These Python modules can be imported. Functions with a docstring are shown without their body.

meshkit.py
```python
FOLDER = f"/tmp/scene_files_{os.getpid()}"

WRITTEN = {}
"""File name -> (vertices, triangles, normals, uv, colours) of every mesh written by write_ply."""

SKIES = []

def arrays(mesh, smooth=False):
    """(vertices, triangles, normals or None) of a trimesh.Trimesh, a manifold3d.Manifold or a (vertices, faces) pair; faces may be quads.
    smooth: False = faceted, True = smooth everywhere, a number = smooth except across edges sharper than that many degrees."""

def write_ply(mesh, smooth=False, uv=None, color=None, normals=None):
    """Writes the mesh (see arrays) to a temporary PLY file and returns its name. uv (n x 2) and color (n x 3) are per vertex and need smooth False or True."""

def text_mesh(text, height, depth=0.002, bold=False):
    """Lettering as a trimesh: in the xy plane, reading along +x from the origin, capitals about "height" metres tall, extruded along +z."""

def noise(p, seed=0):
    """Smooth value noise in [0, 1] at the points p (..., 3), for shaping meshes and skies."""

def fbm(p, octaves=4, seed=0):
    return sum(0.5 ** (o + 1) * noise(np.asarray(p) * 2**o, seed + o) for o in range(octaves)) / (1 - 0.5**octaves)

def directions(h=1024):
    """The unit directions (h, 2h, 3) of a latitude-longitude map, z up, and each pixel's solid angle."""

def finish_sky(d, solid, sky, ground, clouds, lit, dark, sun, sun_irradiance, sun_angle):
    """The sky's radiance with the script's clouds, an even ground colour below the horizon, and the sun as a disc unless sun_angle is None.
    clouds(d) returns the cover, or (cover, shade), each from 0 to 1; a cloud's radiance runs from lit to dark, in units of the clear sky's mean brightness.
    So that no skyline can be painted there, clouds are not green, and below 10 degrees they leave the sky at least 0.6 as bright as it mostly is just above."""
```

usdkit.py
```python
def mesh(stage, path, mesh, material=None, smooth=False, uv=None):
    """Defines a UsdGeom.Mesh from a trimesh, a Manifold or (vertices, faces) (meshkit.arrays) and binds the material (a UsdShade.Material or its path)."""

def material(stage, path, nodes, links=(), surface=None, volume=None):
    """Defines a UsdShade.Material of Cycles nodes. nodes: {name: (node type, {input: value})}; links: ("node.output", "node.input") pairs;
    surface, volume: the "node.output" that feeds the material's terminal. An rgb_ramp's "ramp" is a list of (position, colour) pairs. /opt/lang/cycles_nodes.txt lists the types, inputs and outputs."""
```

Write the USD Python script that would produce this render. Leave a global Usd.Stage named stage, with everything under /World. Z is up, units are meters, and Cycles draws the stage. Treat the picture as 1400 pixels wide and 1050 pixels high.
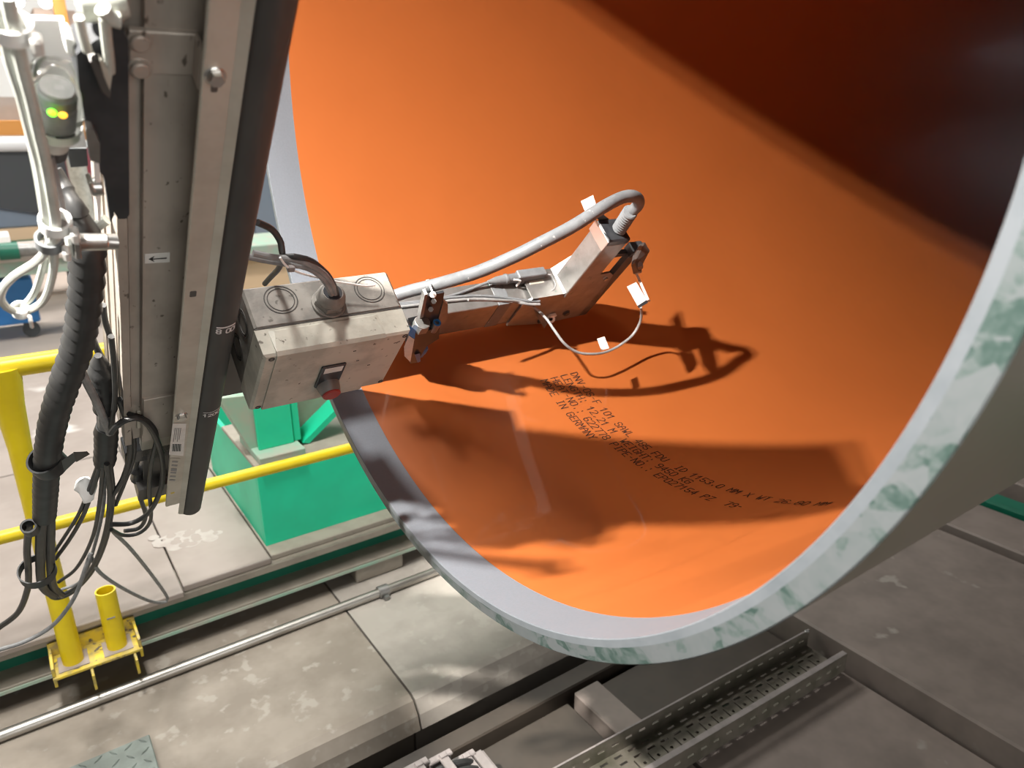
import math, random
import numpy as np, trimesh, manifold3d, usdkit, meshkit
from shapely.geometry import Polygon, box as sbox2, Point, LineString
from shapely import affinity, union_all
from pxr import Usd, UsdGeom, UsdLux, Gf, Sdf, UsdShade

random.seed(7); RNG = np.random.default_rng(7)
stage = Usd.Stage.CreateInMemory()
UsdGeom.SetStageUpAxis(stage, UsdGeom.Tokens.z); UsdGeom.SetStageMetersPerUnit(stage, 1.0)
UsdGeom.Xform.Define(stage, '/World'); UsdGeom.Scope.Define(stage, '/World/Looks')

# ------------------------------------------------------------------ camera (origin at the lens; x runs along the pipe, z is up)
F_PX, PITCH, YAW, ROLL = 995.65, 0.338130, 0.963824, -0.00526
_f = np.array([math.cos(YAW)*math.cos(PITCH), math.sin(YAW)*math.cos(PITCH), -math.sin(PITCH)])
_r = np.array([math.sin(YAW), -math.cos(YAW), 0.0]); _u = np.cross(_r, _f)
CR = np.array([math.cos(ROLL)*_r+math.sin(ROLL)*_u, -math.sin(ROLL)*_r+math.cos(ROLL)*_u, _f])
cam = UsdGeom.Camera.Define(stage, '/World/camera')
m = np.eye(4); m[0, :3], m[1, :3], m[2, :3] = CR[0], CR[1], -CR[2]
cam.AddTransformOp().Set(Gf.Matrix4d(*m.ravel().tolist()))
cam.CreateHorizontalApertureAttr(17.3); cam.CreateVerticalApertureAttr(17.3*0.75)
cam.CreateFocalLengthAttr(17.3*F_PX/1400); cam.CreateClippingRangeAttr(Gf.Vec2f(0.01, 200))
cam.CreateFStopAttr(2.8); cam.CreateFocusDistanceAttr(1.02)
cam.CreateExposureAttr(0.0)

# ------------------------------------------------------------------ light: soft light of the bright hall, a twin work lamp, roof lamps, an added side fill
dome = UsdLux.DomeLight.Define(stage, '/World/hall_light'); dome.CreateIntensityAttr(0.05); dome.CreateColorAttr(Gf.Vec3f(1.0, 0.97, 0.93))
def bulb(name, p, r, power, col):
    l = UsdLux.SphereLight.Define(stage, '/World/'+name); l.AddTranslateOp().Set(Gf.Vec3d(*p)); l.CreateRadiusAttr(r)
    l.CreateIntensityAttr(power/(4*math.pi*r*r)); l.CreateColorAttr(Gf.Vec3f(*col)); return l
def spot(name, p, aim, r, power, col, cone, soft):
    l = UsdLux.SphereLight.Define(stage, '/World/'+name); d = np.array(aim)-np.array(p); d = d/np.linalg.norm(d)
    u = np.cross([0, 0, 1.], -d); u /= np.linalg.norm(u); w = np.cross(-d, u); M4 = np.eye(4); M4[0, :3], M4[1, :3], M4[2, :3], M4[3, :3] = u, w, -d, p
    l.AddTransformOp().Set(Gf.Matrix4d(*M4.ravel().tolist())); l.CreateRadiusAttr(r); l.CreateIntensityAttr(power/(4*math.pi*r*r)); l.CreateColorAttr(Gf.Vec3f(*col))
    sh = UsdLux.ShapingAPI.Apply(l.GetPrim()); sh.CreateShapingConeAngleAttr(cone); sh.CreateShapingConeSoftnessAttr(soft); return l
AIM = (1.0, .62, -.17)
spot('work_lamp_light', (-0.851, 0.396, 1.192), AIM, 0.016, 140.0, (1.0, 0.95, 0.88), 27.5, .22)
spot('work_lamp_light_001', (-0.851, 0.416, 1.142), AIM, 0.016, 140.0, (1.0, 0.95, 0.88), 27.5, .22)

bulb('far_lamp_light', (15.35, .5, 1.62), .22, 4*math.pi*.22**2*2200, (.85, .93, 1.0))
def area_light(name, p, w, h, inten, col=(1, .97, .92)):
    l = UsdLux.RectLight.Define(stage, '/World/'+name); l.AddTranslateOp().Set(Gf.Vec3d(*p)); l.CreateWidthAttr(w); l.CreateHeightAttr(h)
    l.CreateIntensityAttr(inten); l.CreateColorAttr(Gf.Vec3f(*col)); return l
area_light('roof_lamp_light', (-.1, 1.0, 4.4), .6, .6, 250.0)
area_light('roof_lamp_light_003', (-2.0, -.3, 4.2), 1.5, 1.5, 22.0)
area_light('roof_lamp_light_002', (1.2, 3.6, 4.2), 3.0, 1.2, 5.0)
area_light('roof_lamp_light_001', (0.5, 7.0, 4.6), 6.0, 2.0, 15.0)
area_light('side_fill_light', (0.3, -3.5, -.1), 2.4, 1.6, 4.6).AddRotateXOp().Set(90.0)  # added soft fill behind the camera, brightens the faces turned to it

# ------------------------------------------------------------------ frames and points
EX = np.array([1.0, 0, 0]); ES = np.array([0, .5**.5, -.5**.5]); EN = np.array([0, .5**.5, .5**.5])
SL = np.array([EX, ES, EN]); WD = np.eye(3)
C = np.array([0.4015, 0.7358, 0.0283]); RI, RO = 0.5815, 0.6083
PLN = {'x': EX, 'y': np.array([0, 1., 0]), 'z': np.array([0, 0, 1.]), 'e': ES, 'n': EN}
def at(px, py, k, c):
    """the point of plane k = c that shows at a pixel of the photograph"""
    d = np.array([(px-700)/F_PX, -(py-525)/F_PX, 1.0]) @ CR
    return d*(c/(d @ PLN[k]))
def S(x, e, n): return x*EX + e*ES + n*EN

# ------------------------------------------------------------------ materials
def mat(name, color, rough=.5, metal=0., vary=None, scale=30., lo=.4, hi=.65, bump=0., bscale=200., coat=0., coat_rough=.1, spec=.5, stretch=(1, 1, 1), detail=5., spots=None, spot_scale=60., spot_lo=.62, emit=None, estr=0., alpha=None, trans=0., ior=1.5):
    nodes = {'p': ('principled_bsdf', dict(base_color=color, roughness=rough, metallic=metal, coat_weight=coat, coat_roughness=coat_rough, specular_ior_level=spec, transmission_weight=trans, ior=ior))}
    if emit: nodes['p'][1].update(emission_color=emit, emission_strength=estr)
    links = []
    if vary is not None or bump or spots is not None:
        nodes['g'] = ('geometry', {}); nodes['mp'] = ('mapping', {'scale': stretch}); links += [('g.position', 'mp.vector')]
    last = None
    if vary is not None:
        nodes['n'] = ('noise_texture', dict(scale=scale, detail=detail, roughness=.6)); links += [('mp.vector', 'n.vector')]
        nodes['r'] = ('rgb_ramp', {'ramp': [(0, color), (lo, color), (hi, vary), (1, vary)]}); links += [('n.fac', 'r.fac')]; last = 'r.color'
    if spots is not None:
        nodes['n2'] = ('noise_texture', dict(scale=spot_scale, detail=3., roughness=.5)); links += [('mp.vector', 'n2.vector')]
        nodes['r2'] = ('rgb_ramp', {'ramp': [(0, (0, 0, 0)), (spot_lo, (0, 0, 0)), (spot_lo+.06, (1, 1, 1)), (1, (1, 1, 1))]}); links += [('n2.fac', 'r2.fac')]
        nodes['mx'] = ('mix', {'color1': color, 'color2': spots}); links += [('r2.color', 'mx.fac')]
        if last: links += [(last, 'mx.color1')]
        last = 'mx.color'
    if last: links += [(last, 'p.base_color')]
    if bump:
        nodes['nb'] = ('noise_texture', dict(scale=bscale, detail=3.)); nodes['b'] = ('bump', dict(strength=bump, distance=.002))
        links += [('mp.vector', 'nb.vector'), ('nb.fac', 'b.height'), ('b.normal', 'p.normal')]
    return usdkit.material(stage, '/World/Looks/'+name, nodes, links, surface='p.BSDF')

M = {}
M['coat'] = mat('orange_coating', (.30, .081, .019), .38, coat=.55, coat_rough=.04, bump=.02, bscale=160, vary=(.285, .076, .0175), scale=3)
M['blast'] = mat('blasted_steel', (.165, .18, .205), .42, .35, vary=(.155, .17, .193), scale=300, bump=.05, bscale=900)
M['outer'] = mat('pipe_outer_coat', (.13, .112, .08), .33, vary=(.12, .115, .075), scale=4, coat=.3, coat_rough=.25)
M['print'] = mat('marking_ink', (.022, .009, .005), .6)
M['alu'] = mat('dirty_aluminium', (.46, .41, .36), .48, .35, vary=(.34, .30, .26), scale=14, stretch=(1, .5, .5), spots=(.13, .11, .09), spot_scale=120, spot_lo=.66)
M['alu_light'] = mat('clean_aluminium', (.55, .52, .455), .42, .4, vary=(.45, .42, .36), scale=18)
M['galv'] = mat('galvanised_sheet', (.30, .294, .285), .42, .72, vary=(.235, .23, .22), scale=35, spots=(.14, .20, .17), spot_scale=70, spot_lo=.68)
M['chrome'] = mat('bright_steel', (.60, .59, .57), .30, 1.)
M['steel_dark'] = mat('dark_steel', (.12, .115, .11), .45, .6)
M['rubber'] = mat('black_rubber', (.040, .039, .038), .55, vary=(.058, .056, .053), scale=22, stretch=(1, .3, .3))
M['black'] = mat('black_plastic', (.022, .024, .028), .38, vary=(.04, .042, .046), scale=25)
M['blacksat'] = mat('black_cable', (.022, .0225, .023), .45, vary=(.036, .036, .036), scale=40)
M['boxgrey'] = mat('dusty_grey_plastic', (.47, .45, .385), .5, vary=(.35, .335, .285), scale=20, lo=.44, hi=.62, spots=(.12, .105, .085), spot_scale=95, spot_lo=.665)
M['boxtop'] = mat('grimy_grey_plastic_shaded', (.27, .252, .225), .55, vary=(.165, .154, .138), scale=26, lo=.38, hi=.58, spots=(.11, .10, .085), spot_scale=85, spot_lo=.63)  # grime, plus the shade on the box top darkened into the colour
M['seam'] = mat('dark_seam', (.06, .055, .05), .7)
M['cable_grey'] = mat('grey_conduit', (.15, .158, .166), .5, vary=(.12, .126, .133), scale=60, spots=(.34, .34, .34), spot_scale=160, spot_lo=.68)
M['cable_mid'] = mat('mid_grey_cable', (.20, .20, .20), .5, vary=(.28, .28, .28), scale=60)
M['cable_pale'] = mat('pale_cable', (.52, .54, .50), .5, vary=(.40, .41, .37), scale=30)
M['white'] = mat('white_plastic', (.82, .82, .80), .45)
M['offwhite'] = mat('offwhite_label', (.70, .69, .66), .5, vary=(.6, .59, .56), scale=50)
M['ink'] = mat('black_ink', (.02, .02, .02), .6)
M['chalk'] = mat('white_marker', (.62, .62, .62), .7)
M['red'] = mat('red_lens', (.30, .035, .03), .4)
M['blue'] = mat('blue_plastic', (.03, .22, .60), .4)
M['blue_dark'] = mat('steel_blue_plastic', (.07, .16, .36), .4)
M['yellow'] = mat('yellow_paint', (.80, .62, .008), .4, vary=(.72, .53, .01), scale=9, spots=(.45, .36, .10), spot_scale=30, spot_lo=.72)
M['yellow_worn'] = mat('worn_yellow_paint', (.66, .50, .04), .5, vary=(.34, .27, .12), scale=35, spots=(.12, .10, .08), spot_scale=60, spot_lo=.6)
M['green'] = mat('green_paint', (.012, .62, .35), .42, vary=(.014, .55, .31), scale=6, spots=(.20, .36, .25), spot_scale=40, spot_lo=.74)
M['green_dusty'] = mat('dusty_green_paint', (.30, .46, .36), .6, vary=(.42, .40, .34), scale=12)
M['green_deep'] = mat('deep_green_paint', (.004, .12, .07), .45, vary=(.008, .15, .09), scale=8)
M['dust'] = mat('dust_covered_steel', (.33, .295, .245), .7, vary=(.27, .24, .20), scale=14, spots=(.22, .30, .22), spot_scale=30, spot_lo=.7)
M['plate'] = mat('dusty_floor_plate', (.34, .29, .26), .6, vary=(.285, .24, .212), scale=5, spots=(.55, .52, .49), spot_scale=3.2, spot_lo=.66)
M['worn_steel'] = mat('worn_steel_tube', (.46, .44, .41), .40, .9, vary=(.30, .28, .25), scale=30, stretch=(.25, 1, 1))
M['concrete_brown'] = mat('brown_concrete', (.315, .275, .23), .72, vary=(.245, .21, .172), scale=6, lo=.4, hi=.62, spots=(.36, .325, .28), spot_scale=20, spot_lo=.6, bump=.12, bscale=90)  # darker, browner tone for the left slab
M['smear'] = mat('white_dust', (.44, .40, .37), .7, vary=(.38, .33, .30), scale=25)
M['concrete'] = mat('stained_concrete', (.40, .365, .325), .72, vary=(.33, .30, .265), scale=7, lo=.4, hi=.62, spots=(.41, .377, .337), spot_scale=20, spot_lo=.6, bump=.12, bscale=90)
M['slab'] = mat('grimy_floor_slab', (.235, .195, .172), .6, vary=(.175, .145, .128), scale=6, spots=(.30, .27, .24), spot_scale=11, spot_lo=.68, bump=.1, bscale=80)
M['pit'] = mat('oily_pit_steel', (.055, .043, .033), .55, vary=(.04, .032, .025), scale=8, bump=.1, bscale=80)
M['traymat'] = mat('grimy_tray_steel', (.20, .18, .15), .5, .35, vary=(.12, .115, .085), scale=16)
M['tread'] = mat('grey_green_tread', (.20, .235, .215), .55, .2, vary=(.155, .18, .165), scale=18)
M['pinkgrey'] = mat('pinkish_grey_plastic', (.25, .222, .215), .5, vary=(.19, .17, .163), scale=30)
M['hallfloor'] = mat('pale_hall_floor', (.58, .50, .44), .6, vary=(.50, .43, .38), scale=2.5)
M['orange_rack'] = mat('orange_rack_paint', (.75, .33, .08), .5)
M['bgwhite'] = mat('white_painted_steel', (.78, .79, .80), .5)
M['bgblue'] = mat('blue_grey_paint', (.17, .21, .26), .5)
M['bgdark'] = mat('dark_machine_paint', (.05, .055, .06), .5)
M['wall'] = mat('pale_hall_wall', (.70, .70, .68), .7)
M['wood'] = mat('pale_timber', (.66, .48, .30), .6)
M['maroon'] = mat('dark_red_paint', (.22, .02, .03), .5)
M['lampglow'] = mat('lamp_glow', (1, 1, 1), emit=(1, .97, .92), estr=14.)
M['led_green'] = mat('green_led', (.1, .8, .05), emit=(.25, 1, .02), estr=3.5)
M['led_amber'] = mat('amber_led', (.9, .5, .05), emit=(1, .5, .04), estr=2.2)
M['clear'] = mat('clear_plastic', (.93, .95, .93), .08, trans=1., ior=1.25)
# bevel ground on the pipe's end: pale primer with green grey smears
M['bevel'] = usdkit.material(stage, '/World/Looks/smeared_bevel', {
    'g': ('geometry', {}), 'n0': ('noise_texture', dict(scale=9., detail=3.)), 'a': ('vector_math', dict(math_type='multiply_add', vector2=(.06, .06, .06))),
    'v': ('voronoi_texture', dict(scale=52., feature='f1', detail=2.)), 'n': ('noise_texture', dict(scale=34., detail=6., roughness=.7)),
    'mx0': ('mix', {'fac': .6}), 'r': ('rgb_ramp', {'ramp': [(0, (.024, .044, .040)), (.49, (.034, .058, .051)), (.54, (.050, .074, .068)), (.59, (.072, .094, .090)), (.66, (.098, .112, .115)), (1, (.120, .128, .134))]}),
    'p': ('principled_bsdf', dict(roughness=.45, metallic=.1))},
    [('g.position', 'n0.vector'), ('n0.color', 'a.vector1'), ('g.position', 'a.vector3'), ('a.vector', 'v.vector'), ('a.vector', 'n.vector'), ('v.color', 'mx0.color1'), ('n.color', 'mx0.color2'), ('mx0.color', 'r.fac'), ('r.color', 'p.base_color')], surface='p.BSDF')
M['rootface'] = mat('pale_root_face', (.13, .142, .155), .4, .2, vary=(.105, .118, .13), scale=22)

# ------------------------------------------------------------------ scene tree helpers
_names, LOC = {}, {}
def numbered(parent, name):
    k = (parent, name); n = _names.get(k, 0); _names[k] = n+1
    return f'{parent}/{name}' + (f'_{n:03d}' if n else '')
def tag(p, label=None, cat=None, group=None, kind=None):
    for k, v in (('label', label), ('category', cat), ('group', group), ('kind', kind)):
        if v: p.SetCustomDataByKey(k, v)
def thing(name, label, cat, loc=(0, 0, 0), group=None, kind=None):
    path = numbered('/World', name); x = UsdGeom.Xform.Define(stage, path); x.AddTranslateOp().Set(Gf.Vec3d(*map(float, loc)))
    LOC[path] = np.asarray(loc, float); tag(x.GetPrim(), label, cat, group, kind); return path
def struct(name, loc=(0, 0, 0)):
    return thing(name, None, None, loc, kind='structure')
def obj(name, mesh, material, parent='/World', smooth=30, label=None, cat=None, group=None, kind=None):
    path = numbered(parent, name)
    loc = LOC.get(parent, np.zeros(3)); LOC[path] = loc
    if isinstance(mesh, (list,)): mesh = cat_(mesh)
    v = np.asarray(mesh.vertices) - loc
    usdkit.mesh(stage, path, trimesh.Trimesh(v, np.asarray(mesh.faces), process=False), M[material] if isinstance(material, str) else material, smooth=smooth)
    tag(stage.GetPrimAtPath(path), label, cat, group, kind); return path
def cat_(ms): return trimesh.util.concatenate(ms)

# ------------------------------------------------------------------ shape helpers
def hull(pts):
    man = manifold3d.Manifold.hull_points(np.asarray(pts, np.float64)); mm = man.to_mesh()
    return trimesh.Trimesh(mm.vert_properties[:, :3], mm.tri_verts, process=True)
def bx(F, a0, a1, b0, b1, c0, c1, bev=.001):
    """chamfered box in the frame F (rows are its axes)"""
    a0, a1 = sorted((a0, a1)); b0, b1 = sorted((b0, b1)); c0, c1 = sorted((c0, c1))
    b = min(bev, (a1-a0)*.45, (b1-b0)*.45, (c1-c0)*.45); P = []
    for i in (0, 1):
        for j in (0, 1):
            for k in (0, 1):
                s = (1-2*i, 1-2*j, 1-2*k); q = np.array([(a0, a1)[i], (b0, b1)[j], (c0, c1)[k]])
                for ax in range(3):
                    o = q.copy()
                    for t in range(3):
                        if t != ax: o[t] += s[t]*b
                    P.append(o)
    return hull(np.array(P) @ F)
def S_(*a, **k): return bx(SL, *a, **k)
def W_(*a, **k): return bx(WD, *a, **k)
def perp(d):
    d = d/np.linalg.norm(d); a = np.array([0, 0, 1.]) if abs(d[2]) < .9 else np.array([1., 0, 0])
    u = np.cross(a, d); u /= np.linalg.norm(u); return u, np.cross(d, u)
def lathe(p0, p1, prof, seg=24):
    """prof: (t along p0->p1 in metres, radius); closed at both ends when radius is 0"""
    p0, p1 = np.asarray(p0, float), np.asarray(p1, float); d = (p1-p0)/np.linalg.norm(p1-p0); u, w = perp(d)
    prof = [(prof[0][0], 0.)]*(prof[0][1] > 0)+list(prof)+[(prof[-1][0], 0.)]*(prof[-1][1] > 0)
    th = np.arange(seg)/seg*2*np.pi; V, rows = [], []
    for t, r in prof:
        if r == 0: rows.append([len(V)]*seg); V.append(p0+d*t)
        else:
            rows.append(list(range(len(V), len(V)+seg))); V += [p0+d*t+r*(math.cos(a)*u+math.sin(a)*w) for a in th]
    Fc = []
    for a, b in zip(rows[:-1], rows[1:]):
        for i in range(seg):
            j = (i+1) % seg
            if a[i] != a[j]: Fc.append((a[i], a[j], b[j]))
            if b[i] != b[j]: Fc.append((a[i], b[j], b[i]))
    return trimesh.Trimesh(np.array(V), np.array(Fc), process=False)
def cyl(p0, p1, r, seg=20, bev=.0008):
    L = float(np.linalg.norm(np.asarray(p1)-np.asarray(p0))); b = min(bev, r*.4, L*.4)
    return lathe(p0, p1, [(0, r-b), (b, r), (L-b, r), (L, r-b)], seg)
def ring(p0, p1, r0, r1, seg=28):
    L = float(np.linalg.norm(np.asarray(p1)-np.asarray(p0)))
    m_ = lathe(p0, p1, [(0, r1), (L, r1)], seg)
    prof = [(0, r0), (0, r1), (L, r1), (L, r0), (0, r0)]
    p0 = np.asarray(p0, float); d = (np.asarray(p1)-p0)/L; u, w = perp(d); th = np.arange(seg)/seg*2*np.pi
    V = np.array([p0+d*t+r*(math.cos(a)*u+math.sin(a)*w) for t, r in prof[:-1] for a in th]); Fc = []
    for k in range(4):
        for i in range(seg):
            j = (i+1) % seg; a, b = k*seg, ((k+1) % 4)*seg
            Fc += [(a+i, b+j, a+j), (a+i, b+i, b+j)]
    mm = trimesh.Trimesh(V, Fc, process=False); trimesh.repair.fix_normals(mm); return mm
def spline(pts, step=.006):
    P = np.asarray(pts, float)
    if len(P) == 2: P = np.array([P[0], (P[0]*2+P[1])/3, (P[0]+P[1]*2)/3, P[1]])
    Q = np.vstack([2*P[0]-P[1], P, 2*P[-1]-P[-2]]); out = []
    for i in range(1, len(Q)-2):
        a, b, c, d = Q[i-1:i+3]; n = max(2, int(np.linalg.norm(c-b)/step))
        t = (np.arange(n)/n)[:, None]
        out.append(.5*((2*b)+(-a+c)*t+(2*a-5*b+4*c-d)*t*t+(-a+3*b-3*c+d)*t**3))
    return np.vstack(out+[P[-1:]])
def tube(pts, r, seg=10, step=.006, smooth=True, rad=None):
    P = spline(pts, step) if smooth else np.asarray(pts, float)
    T = np.gradient(P, axis=0); T /= np.linalg.norm(T, axis=1, keepdims=True)
    u, _ = perp(T[0]); V = []; s = np.concatenate([[0], np.cumsum(np.linalg.norm(np.diff(P, axis=0), axis=1))])
    th = np.arange(seg)/seg*2*np.pi
    for i in range(len(P)):
        u = u-(u @ T[i])*T[i]; u /= np.linalg.norm(u); w = np.cross(T[i], u)
        rr = r if rad is None else rad(s[i], s[-1])
        V.append(P[i]+rr*(np.cos(th)[:, None]*u+np.sin(th)[:, None]*w))
    V = np.vstack(V+[P[:1], P[-1:]]); n = len(P); Fc = []
    for i in range(n-1):
        for j in range(seg):
            k = (j+1) % seg; Fc += [(i*seg+j, i*seg+k, (i+1)*seg+k), (i*seg+j, (i+1)*seg+k, (i+1)*seg+j)]
    for j in range(seg):
        k = (j+1) % seg; Fc += [(n*seg, k, j), (n*seg+1, (n-1)*seg+j, (n-1)*seg+k)]
    return trimesh.Trimesh(V, Fc, process=False)
def ext(poly, F, c0, c1):
    """polygon in the first two axes of F, extruded along the third from c0 to c1"""
    ms = []
    for g in getattr(poly, 'geoms', [poly]):
        mm = trimesh.creation.extrude_polygon(g, c1-c0, engine='earcut'); mm.apply_translation([0, 0, c0]); ms.append(mm)
    mm = cat_(ms); v = mm.vertices @ F
    return trimesh.Trimesh(v, mm.faces, process=False)
def pxpoly(pts, k, c, F):
    """pixels of the photograph on a plane, as a polygon in the first two axes of F"""
    return Polygon([tuple((at(x, y, k, c) @ F.T)[:2]) for x, y in pts])
def hexa(p0, p1, r): return lathe(p0, p1, [(0, r*.94), (.001, r), (max(.0012, np.linalg.norm(np.asarray(p1)-np.asarray(p0))-.001), r), (np.linalg.norm(np.asarray(p1)-np.asarray(p0)), r*.94)], 6)
def pxs(pts, k, c): return [at(p[0], p[1], k, c if len(p) < 3 else p[2]) for p in pts]

# stroke lettering of the ink-jet head, on a 4 x 6 grid
G = {'A': '06 04 26 44 40|03 43', 'B': '00 06 36 45 44 33 03|33 42 41 30 00', 'D': '00 06 26 44 42 20 00', 'E': '46 06 00 40|03 33', 'F': '46 06 00|03 33', 'G': '45 36 16 05 01 10 30 41 43 23', 'H': '00 06|40 46|03 43', 'I': '16 36|26 20|10 30', 'K': '00 06|46 03 40', 'L': '06 00 40', 'M': '00 06 23 46 40', 'N': '00 06 40 46', 'O': '10 01 05 16 36 45 41 30 10', 'P': '00 06 36 45 44 33 03', 'R': '00 06 36 45 44 33 03|23 40', 'S': '45 36 16 05 04 13 33 42 41 30 10 01', 'T': '06 46|26 20', 'U': '06 01 10 30 41 46', 'V': '06 20 46', 'W': '06 10 23 30 46', 'X': '00 46|06 40', 'Y': '06 23 46|23 20', 'Z': '06 46 00 40',
     '0': '10 01 05 16 36 45 41 30 10', '1': '04 26 20', '2': '05 16 36 45 44 00 40', '3': '05 16 36 45 44 33 42 41 30 10 01|23 33', '4': '30 36 02 42', '5': '46 06 03 33 42 41 30 10 01', '6': '45 36 16 05 01 10 30 41 42 33 03', '7': '06 46 20', '8': '13 04 05 16 36 45 44 33 13 02 01 10 30 41 42 33', '9': '43 13 04 05 16 36 45 41 30 10', '-': '13 33', '.': '20 21', ',': '21 10', ':': '20 21|24 25', ' ': ''}
G['A'] = '00 04 26 44 40|03 43'
def strokes(text, pitch, w, h):
    out = []
    for i, ch in enumerate(text):
        for st in filter(None, G[ch].split('|')):
            out.append([(i*pitch+int(q[0])/4*w, int(q[1])/6*h) for q in st.split()])
    return out
def ribbons(lines, width):
    return union_all([LineString(l).buffer(width/2, quad_segs=2, cap_style='square', join_style='mitre', mitre_limit=1.5) for l in lines])

# ================================================================== SETTING: floor
ZF = -1.33
fl = struct('floor')
def slabs(rects, z0, z1, m_, name, bev=.004, parent=fl):
    for x0, x1, y0, y1 in rects: obj(name, W_(x0, x1, y0, y1, z0, z1, bev=bev), m_, parent, smooth=False)
# concrete strip in front of the platform, with a worn sloping kerb edge towards the pit
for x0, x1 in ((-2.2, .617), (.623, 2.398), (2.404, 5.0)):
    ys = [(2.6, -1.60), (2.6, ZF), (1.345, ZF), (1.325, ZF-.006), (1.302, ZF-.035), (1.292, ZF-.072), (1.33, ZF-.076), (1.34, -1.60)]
    obj('concrete_slab', ext(Polygon(ys), np.array([[0, 1., 0], [0, 0, 1.], [1., 0, 0]]), x0, x1), 'concrete_brown' if x0 < 0 else 'concrete', fl, smooth=False)
obj('pit_base', W_(-2.2, 1.668, -1.6, 1.30, -1.62, -1.50), 'pit', fl, smooth=False)
slabs([(-2.2, .985, .62, 1.170), (1.095, 1.655, .93, 1.170), (-2.2, .985, -1.2, .60)], -1.50, -1.42, 'pit', 'pit_plate')
slabs([(-2.2, 1.655, 1.190, 1.245)], -1.50, -1.40, 'pit', 'kerb_plank')
slabs([(1.000, 1.082, -1.2, 1.165)], -1.50, -1.392, 'slab', 'cross_plank')
slabs([(1.100, 1.655, -1.2, .915)], -1.50, -1.40, 'slab', 'floor_slab')
slabs([(1.672, 2.50, -1.6, 1.276), (2.56, 2.80, -1.6, 1.276), (3.1, 6.0, -1.6, 1.276)], -1.62, ZF, 'slab', 'floor_slab', bev=.006)
obj('channel_base', W_(2.3, 3.3, -1.6, 1.276, -1.7, -1.62), 'pit', fl, smooth=False)
obj('channel_beam', [W_(2.83, 2.85, -1.6, 1.27, -1.60, -1.325), W_(2.85, 2.93, -1.6, 1.27, -1.345, -1.325), W_(2.83, 2.90, -1.6, 1.27, -1.60, -1.58)], 'green_deep', fl, smooth=False)
obj('hall_floor', W_(-6, 12, 4.6, 16, -1.25, -1.155), 'hallfloor', fl, smooth=False)

# raised deck of floor plates with its green channel edge
dk = thing('platform', 'raised deck of dusty steel floor plates with deep green channel edge', 'platform', (0, 1.85, -1.33))
xs = [-3.0, -1.42, -.60, .219, .457]
for i in range(4):
    for j, (y0, y1) in enumerate(((1.835, 2.92), (2.926, 4.0), (4.006, 4.6))):
        obj('floor_plate', W_(xs[i]+.002, xs[i+1]-.002, y0+(0.022 if i == 3 and j == 0 else 0), y1, -1.165+.002*((i*j) % 2), -1.150+.002*((i+j) % 2), bev=.002), 'plate', dk, smooth=False)
obj('channel_top_flange', W_(-3, 3.6, 1.85, 1.99, -1.187, -1.166, bev=.002), 'dust', dk, smooth=False)
obj('channel_web', W_(-3, 3.6, 1.925, 1.94, -1.262, -1.187), 'green_deep', dk, smooth=False, label='deep green channel web')
obj('channel_bottom_flange', W_(-3, 3.6, 1.85, 1.94, -1.275, -1.260, bev=.002), 'dust', dk, smooth=False)
obj('channel_green_lip', W_(-3, 3.6, 1.846, 1.8495, -1.276, -1.266, bev=.001), 'green_dusty', dk, smooth=False)
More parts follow.
